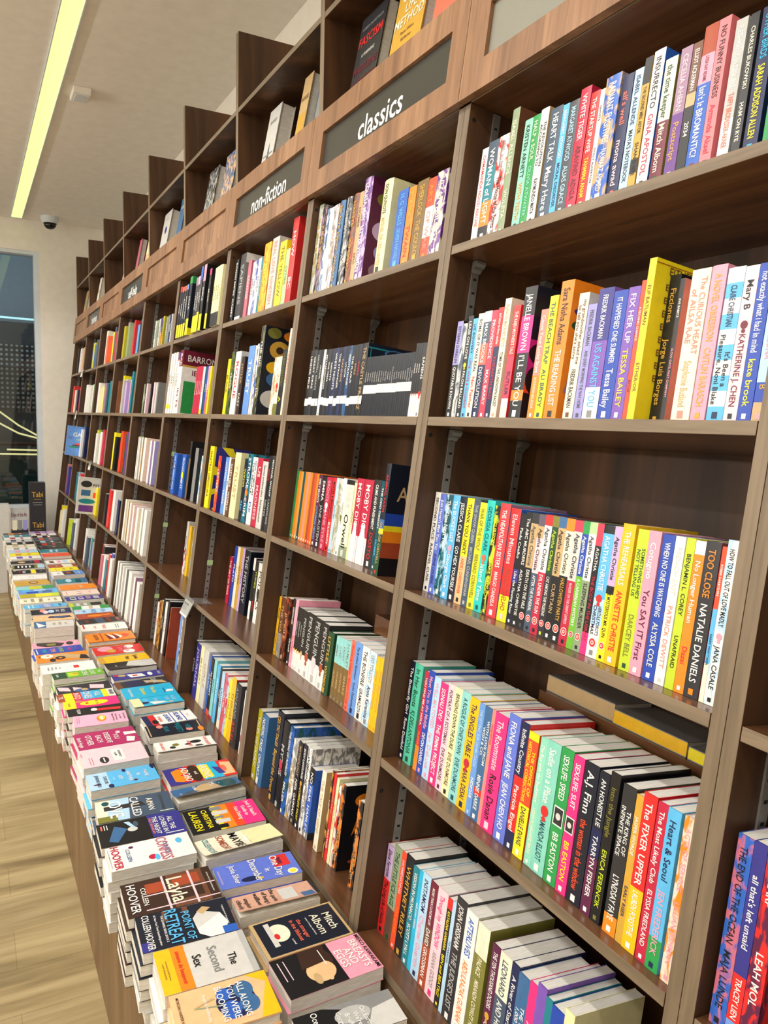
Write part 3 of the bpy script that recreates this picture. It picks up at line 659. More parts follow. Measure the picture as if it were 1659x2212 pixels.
4792 102 200 1419|black|REASON|silver|band=.53~g=thin
4901 101 200 1420|midnight|CREATE|silver|band=.53~g=thin
5008 108 200 1417|black|DREAMS|silver|band=.52~g=thin
5122 99 200 1417|midnight|THE FOG|silver|band=.52~g=thin
5227 98 200 1414|black|LANCE|silver|band=.52~g=thin
5330 97 200 1415|midnight|GLITTER|silver|band=.52~g=thin
5433 103 200 1412|black|FAME|silver|band=.52~g=thin
5542 95 200 1413|midnight|NOTES|silver|band=.52~g=thin
5643 94 200 1410|black|THE SURVIVOR|silver|band=.52~g=thin
5742 100 200 1411|midnight|TRIPS|silver|band=.52~g=thin
5849 92 200 1408|black|FOOD|silver|band=.52~g=thin
5946 91 200 1408|midnight|PIERS|silver|band=.51~g=thin
6043 97 200 1406|black|STARS|silver|band=.51~g=thin
6145 89 200 1406|midnight|DEATH|silver|band=.51~g=thin
6240 88 200 1404|black|AFRICA|silver|band=.51~g=thin
6334 94 200 1404|midnight|MADNESS|silver|band=.51~g=thin
6434 86 200 1401|black|COGWHEEL|silver|band=.51~g=thin
6526 85 200 1402|midnight|BABIES|silver|band=.51~g=thin
6617 91 200 1582|black@.68,white|SAPIENS|white|ARNOLD|white|dot=red~g=five
6714 83 200 1578|black@.68,white|SAPIENS|white|ARNOLD|white|dot=red~g=five
6803 82 200 1575|black@.68,white|SAPIENS|white|ARNOLD|white|dot=red~g=five
6891 200 200 1571|black@.68,white|SAPIENS|white|ARNOLD|white|dot=red~g=five
@2 C
30 148 550 1948|green||white|
184 168 546 1946|orange||white|
358 176 541 1949|tan orange||white|
540 163 537 1953|dark teal||white|
709 182 533 1957|orange||white|
897 169 528 1958|salmon||white|
1072 167 524 1961|orange||white|
1245 154 520 1961|rust||white|
1405 162 515 1965|red orange||white|
1573 141 511 1961|orange||white|
1720 244 507 1944|plum|EMILY BRONTE|white|WUTHERING HEIGHTS|sky blue|
1970 313 502 1924|black|EMMA|white|JANE AUSTEN|silver|
2288 332 498 1929|crimson|BRONTE|pink|JANE EYRE|pink|dot=white
2662 243 493 1938|red|MASTER & MARGARITA|black|BULGAKOV|white|
2910 151 489 1946|pale blue|AUSTEN|teal|
3068 268 485 1950|pale grey#sage|PERSUASION|tan|
3342 204 480 1971|white|charlotte bronte jane eyre|grey|dot=olive
3551 446 476 1951|black@.06,cream@.85,sage|1984|pale grey|Orwell|black|
4030 121 472 1902|pale yellow|THE IDIOT|black|
4157 369 467 2033|crimson@.68,white|MOBY DICK|white|HERMAN|pale pink|art2=whale
4550 465 463 2029|crimson@.68,white|MOBY DICK|white|HERMAN|pale pink|art2=whale
5060 339 459 2069|charcoal|CRIME AND PUNISHMENT|white|DOSTO|red|
5421 172 454 2065|dark teal|THE ODD OBSESSY|white|HOMER|sky blue|
6123 202 150 2475|midnight@.5,steel blue@.58,yellow@.63,dark green|ANIMAL FARM|red|GEORGE ORWELL|tan|cv=midnight~art=farm
@2 D
30 169 500 1716|golden yellow|MILNE|brown|POOH|brown|
204 329 500 1746|brown@.6,grey|THE WAVES|tan|
546 329 500 1808|dark brown#rust|JUNGLE|tan||tan|
1074 197 500 1882|black|GEORGE|white|Orwell|white|
1277 204 500 1907|pink|EMMA|pale pink|AUSTEN|red|
1487 149 500 1728|black@.68,white|PENGUIN|silver|GOGOL|white|dot=gold~g=novel
1642 157 500 1732|black@.68,white|PENGUIN|silver|HAMSUN|white|dot=gold~g=novel
1805 115 500 1730|black@.68,white|PENGUIN|silver|HARDY|white|dot=gold~g=novel
1926 291 500 1727|black@.68,white|PENGUIN|silver|CHARLES DICKENS|white|dot=tan~g=novel
2223 423 500 1751|black@.68,white|PENGUIN|silver|HOMER|white|dot=rust~g=novel
2655 543 500 1732|black@.68,white|PENGUIN|silver|MIGUEL DE CERVANTES|white|dot=pale pink~g=novel
3207 388 500 1708|black@.68,white|PENGUIN|silver|ALEXANDRE DUMAS|white|dot=rust~g=novel
3604 341 500 1589|dark green|LITTLE|gold|WOMEN|gold|hc=1~cv=dark green
4095 175 500 1592|aqua@.42,olive brown|EMMA|grey|AUSTEN|tan|g=aqua
4276 196 500 1598|aqua@.42,olive brown|ILIAD|grey|HOMER|tan|g=aqua
4477 192 500 1610|aqua@.42,olive brown|FAUST|grey|GOETHE|tan|g=aqua
4675 242 500 1622|aqua@.42,olive brown|HAMLET|grey|SHAKE|tan|g=aqua
4923 206 500 1693|coral|Wuthering Heights|red|PENGUIN VINTAGE|red|
5135 354 500 1716|cornflower|The Brothers Karamazov|navy|Fyodor Dostoevsky|navy|
5503 355 500 1718|white|THE BONFIRE|black|GRAMAZOV|black|
5872 329 500 1706|pale blue#white|LEO TOLSTOY|grey|Anna Karenina|navy|
6214 168 500 1660|golden yellow|Great Expectations|gold|g=gold
6388 177 500 1678|golden yellow|Great Expectations|gold|g=gold
@2 E
30 309 300 2066|olive yellow|TALES OF JAPAN|white|
345 518 316 2063|steel blue|NORDIC TALES|white|CHRONICLE|white|cv=steel blue~art=nordic~hc=1
1440 447 331 2526|midnight|CELTIC TALES|gold|Beyond the Forest|gold|hc=1
1892 428 347 2417|black|MYTHS|silver|dot=crimson~hc=1
2326 275 362 2384|blue#dark teal|THE SONG OF ACHILLES|white|MILLER|white|hc=1
2608 311 378 2137|grey#white|NORSE|gold|
2926 268 394 2196|black|MYTHOLOGY|tan|NEIL GAIMAN|white|
3209 236 409 2224|midnight|BODY LANGUAGE|white|COMPLETE FAUST|yellow|dot=gold
3450 263 425 2238|white#grey|WINNING|black|TARICK|grey|
3718 288 441 1806|black@.22,blue@.9,grey|NO FEAR|white|HAMLET|white|cv=blue~art=hamlet
4374 240 456 2005|cream@.85,cream|THE TALE OF GENJI|tan|cv=tan
4859 91 472 2183|dark brown#gold|IN GHOSTLY JAPAN|white|
4956 139 488 2162|red|JAPANESE TALES|tan|FOLKTALES|white|
5100 123 503 2099|pale yellow|Japanese Folktales|orange|
5229 107 519 1968|white#red||white|
5342 210 534 2067|black#orange|CIRCE|orange|MADELINE MILLER|tan|cv=black~art=circe
6194 210 550 2045|black#orange|CIRCE|orange|MADELINE MILLER|tan|cv=black
@3 A
147 340 200 2352|black|ROMAN EMPIRE|white|GAMES|white|
741 620 200 2446|charcoal@.92,white|SAPIENS|silver|cv=grey~art=me
1724 340 200 2056|rose|SANTOS|white|
2282 285 200 1932|white|ESSAYS|maroon|
2573 280 200 1945|royal blue#white|MARCUS|white|
2859 274 200 1957|white|STORY|navy|
3139 196 200 1969|teal|SHADOW LIVES|white|
3341 620 200 2349|golden yellow#orange|WHISPER|yellow|
4089 620 200 2383|pale grey|REAL LOVE|salmon|NINETEEN|salmon|
4883 563 200 2119|yellow|THE YELLOW|brown|cv=yellow~art=face
5494 336 200 1785|pale green|CITIES|olive|
5835 467 200 3000|red|HOW|white|BC|white|cv=red~art=how
@3 B
687 340 200 2042|yellow|BLACK|black|
1094 340 200 2282|dark green#olive|TREES|white|
1551 620 200 2252|white|ROGUE|red|cv=pale grey
2296 340 200 2033|dark brown|HITLER|tan|FAST|white|
2990 612 200 2349|cornflower|TRUST|white|
3653 198 200 2328|pale grey|GIRLS|tan|
3857 211 200 2367|white#royal blue|HOW|navy|
4074 377 200 2933|midnight#olive|THE BIG|white|DK|white|cv=midnight~art=big
5675 302 200 1803|white#tan|LAND|tan|
5983 338 200 1809|cream@.8,olive|ZONE|tan|dot=red
6327 363 200 2009|black|LYING HISTORY|olive|A|yellow|
6717 232 200 2610|cream|UNDERSTORY|red|
@3 C
109 521 100 2309|yellow|GASTRO OBSCURA|brown|cv=indigo~art=rays
1337 340 100 2003|red#orange|LETTERS|white|cv=indigo
2222 340 100 1998|cornflower|COVID|white|TRIAL|white|
2613 194 100 2009|white|BY|black|
2814 340 100 1980|brown|SOPHIES|white|WORLD|white|
3255 620 100 2219|pale yellow|TRUST|tan|cv=pale yellow
4312 291 100 2061|midnight|WINGS|yellow|RED|sky blue|
4609 463 100 2236|teal#navy|STROKE|white|CRIM|white|dot=orange
5114 433 100 2149|white|HOW COMETS ARE THE PEOPLE|navy|DK|blue|
5602 458 100 2152|crimson|US|white|MADNESS|pale pink|
6074 456 100 2069|pale grey|German problems since|black|Rolf Dahrendorf|black|
6594 247 100 2268|black|SPICE|red|NOTES|silver|
6847 260 100 2281|charcoal|MICHAEL WOLFF|white|LANDSLIDE|silver|
@3 D
658 340 1200 1772|crimson|THE ART OF WAR|white|
1106 340 1200 2232|royal blue|PLATO|white|
1456 286 1200 2259|cream|ESSAYS|tan|
1747 297 1200 2289|gold|CICERO|brown|
2051 242 1200 2310|lilac|SENECA|purple|
2299 620 1200 2288|midnight|THE HISTORY|silver|
3302 215 1200 2151|white@.2,black@.7,white|STATES|black|
3547 310 1200 2094|black|TUNES|lime|RED|red|
3863 512 1200 2075|white|POLITICS|black|dot=black
@3 E
30 292 450 2089|black|STARS|silver|
328 541 450 2064|indigo|JOURNAL|lilac|
906 429 450 2122|pale yellow|MAKERS|tan|
1372 560 450 2125|pale grey|GIRLS|tan|
2142 202 450 2093|blue|THE SPLIT|white|
2350 307 450 2053|black@.9,red orange|ALCHEMY|white|
2690 307 450 2107|aqua@.95,crimson|MIND|teal|
3103 307 450 2035|sky blue|WALKING|white|
3474 184 450 2003|dark brown|FORT|white|
3663 307 450 1941|pale blue@.85,cream|LAUGH|navy|
4004 297 450 1980|rose#red|CRUEL|white|
4307 232 450 1935|pale blue#red|MEN|red|
4544 242 450 1967|yellow|GATHERING|brown|
4792 407 450 2098|golden yellow@.05,golden yellow|THINGS|olive|cv=red
5204 560 450 2050|charcoal|AYN RAND|grey|ATLAS|red|cv=charcoal~hc=1
6123 181 450 2051|white@.7,rose@.8,white|MEMORIES|rust|
@0 D
92 201 140 2261|blue#rose|THE END OF THE OCEAN|midnight|MAJA LUNDE|midnight|
299 165 140 2272|indigo@.68,red@.92,cornflower|all that's left unsaid|white|TRACEY LIEN|white|
471 200 140 2293|plum#red|SHARP|white|LEAH MOL|white|
@4 A
771 314 -100 2290|red@.1,midnight@.75,yellow|FOR|white|
1155 314 -100 2233|coral@.1,midnight@.75,yellow|EXAM|white|
1549 314 -100 2219|coral@.1,midnight@.75,yellow|READING|white|
1934 314 -100 2229|cornflower@.1,midnight@.75,yellow|INVESTING|white|
2396 417 -100 2493|green@.12,midnight@.72,yellow|JAVA|white|cv=midnight~art=dummy
3509 309 -100 2291|mauve@.15,charcoal@.7,yellow|TRADE|white|
3823 303 -100 2305|lilac@.15,charcoal@.7,yellow|ENGLISH|white|
4132 314 -100 2679|blue@.2,charcoal@.7,yellow|CHESS|white|
4584 368 -100 2662|pink@.25,black@.75,yellow|BIBLE|white|cv=black
5523 278 -100 2352|hot pink@.1,black@.75,yellow|MUSIC|white|cv=black
6344 259 -100 2250|pale yellow@.78,black|ESSAYS|olive|g=pale
6609 280 -100 2262|pale yellow@.78,black|STUDY|olive|g=pale
6895 275 -100 2270|pale yellow@.78,black|NOTES|olive|g=pale
7175 185 -100 2259|pale yellow@.78,black|GUIDE|olive|g=pale
@4 B
30 332 0 2736|white@.85,yellow@.92,white|GMAT|navy|
491 332 0 2754|white@.85,yellow@.92,white|SAT|black|
963 332 0 2746|white|TOEFL|grey|
1423 327 0 2716|purple@.12,orange@.14,white|TOEIC|grey|
1756 605 0 2786|maroon@.26,white|BARRON'S|white|IELTS|maroon|cv=maroon~art=ielts
4882 271 0 1910|crimson|VOCAB|pale pink|g=vocab
5159 267 0 1904|crimson|VOCAB|pale pink|g=vocab
5431 247 0 1898|crimson|VOCAB|pale pink|g=vocab
5684 243 0 1894|crimson|VOCAB|pale pink|g=vocab
5933 285 0 1856|white@.9,yellow|GRE|grey|
6224 221 0 1850|dark teal||white|
6451 203 0 1846|royal blue|TESTS|white|
6659 288 0 1844|pink@.5,coral|WORDS|white|
6953 195 0 1836|yellow|SAT|red|
@4 C
1946 620 200 1775|blue|THE THE|white|MIDDLE TALES|white|
3478 620 200 1799|blue|GOODNIGHT|white|dot=yellow
4575 265 200 2393|charcoal@.3,olive brown||white|cv=black
5467 465 200 2148|grey||white|cv=charcoal
6488 200 200 1879|white#sky blue|TALES|teal|
@4 D
2505 340 1000 2341|pale grey@.5,white#crimson|SCIENCE|navy|
2976 340 1000 2200|golden yellow|THINK|orange|
3710 200 1000 2197|pale blue|FIELD|navy|
@4 E
530 317 600 1987|white|ART|red|
852 340 600 2111|maroon#gold|COFFEE|gold|
1219 340 600 2217|gold#brown|TEA|brown|
1603 340 600 2367|black|NOIR|silver|
2026 340 600 2313|white|STYLE|grey|
2440 340 600 2455|black||white|
3002 110 600 2274|rust|LEATHER|dark brown|cv=rust~art=brown
4758 334 600 2427|cornflower|SEA|white|
5098 328 600 2434|black#white|FILM|white|
5432 200 600 2441|black|STAGE|gold|
@5 A
2291 340 200 1461|pale grey|HOPE|teal|
2728 340 200 1454|sage|GROW|grey|
3232 340 200 1473|pale grey|CALM|grey|
3676 340 200 1480|indigo@.5,orange|ZEN|white|
4088 340 200 1516|olive yellow|MINDSET|olive|
4912 340 200 1403|sage#grey|HABIT|white|
5325 309 200 1436|grey||white|
5640 340 200 1453|navy|RISE|white|
5995 200 200 1439|pale grey|FLOW|navy|
@5 B
729 337 300 1616|sage|VERSE|white|
1072 304 300 1623|black|TIME|white|
1382 340 300 1625|pale pink||white|
2476 340 300 1618|black|NOTES|grey|
3213 340 300 1633|pale pink||white|
3776 340 300 1604|pale grey||white|
4151 200 300 1619|grey||white|
'''
def parse():
    rows, cur = [], None
    for ln in ROWS.strip().split('\n'):
        if ln[0] == '@': p = ln[1:].split(); cur = (int(p[0]), p[1], []); rows.append(cur); continue
        f = ln.split('|'); n = [int(v)/10000 for v in f[0].split()]; op = dict(o.split('=') for o in f[-1].split('~') if '=' in o)
        cur[2].append((n[0],n[1],n[2],n[3],f[1],f[2:-1],op))
    return rows
GROUPS = {'thin':('slim black paperbacks in the long white banded run','slim black paperback with a white band, long even run on the second classics shelf'),
 'tall':('taller black paperbacks with a white band low down','taller black or navy paperback with a low white band, second classics shelf'),
 'five':('black paperbacks with a white foot and red mark','black paperback with white foot and red mark, at the end of the second classics shelf'),
 'novel':('black novels with a white foot and small portrait','black novel with a white foot and a small portrait, fourth classics shelf'),
 'aqua':('small aqua and brown classics','small aqua topped brown classic, fourth classics shelf'),
 'gold':('matching yellow paperbacks','matching yellow paperback at the near end of the fourth classics shelf'),
 'pale':('pale yellow study guides','pale yellow study guide with a black foot, top shelf past non-fiction'),
 'vocab':('slim crimson vocabulary books','crimson vocabulary book beside the big maroon test guide')}
for bay, sh, row in parse():
    for i, r in enumerate(row):
        g = r[6].get('g')
        if g: r[6]['group'], r[6]['label'] = GROUPS[g]
    for i in range(len(row)):
        shelf_book(bay, sh, row, i)
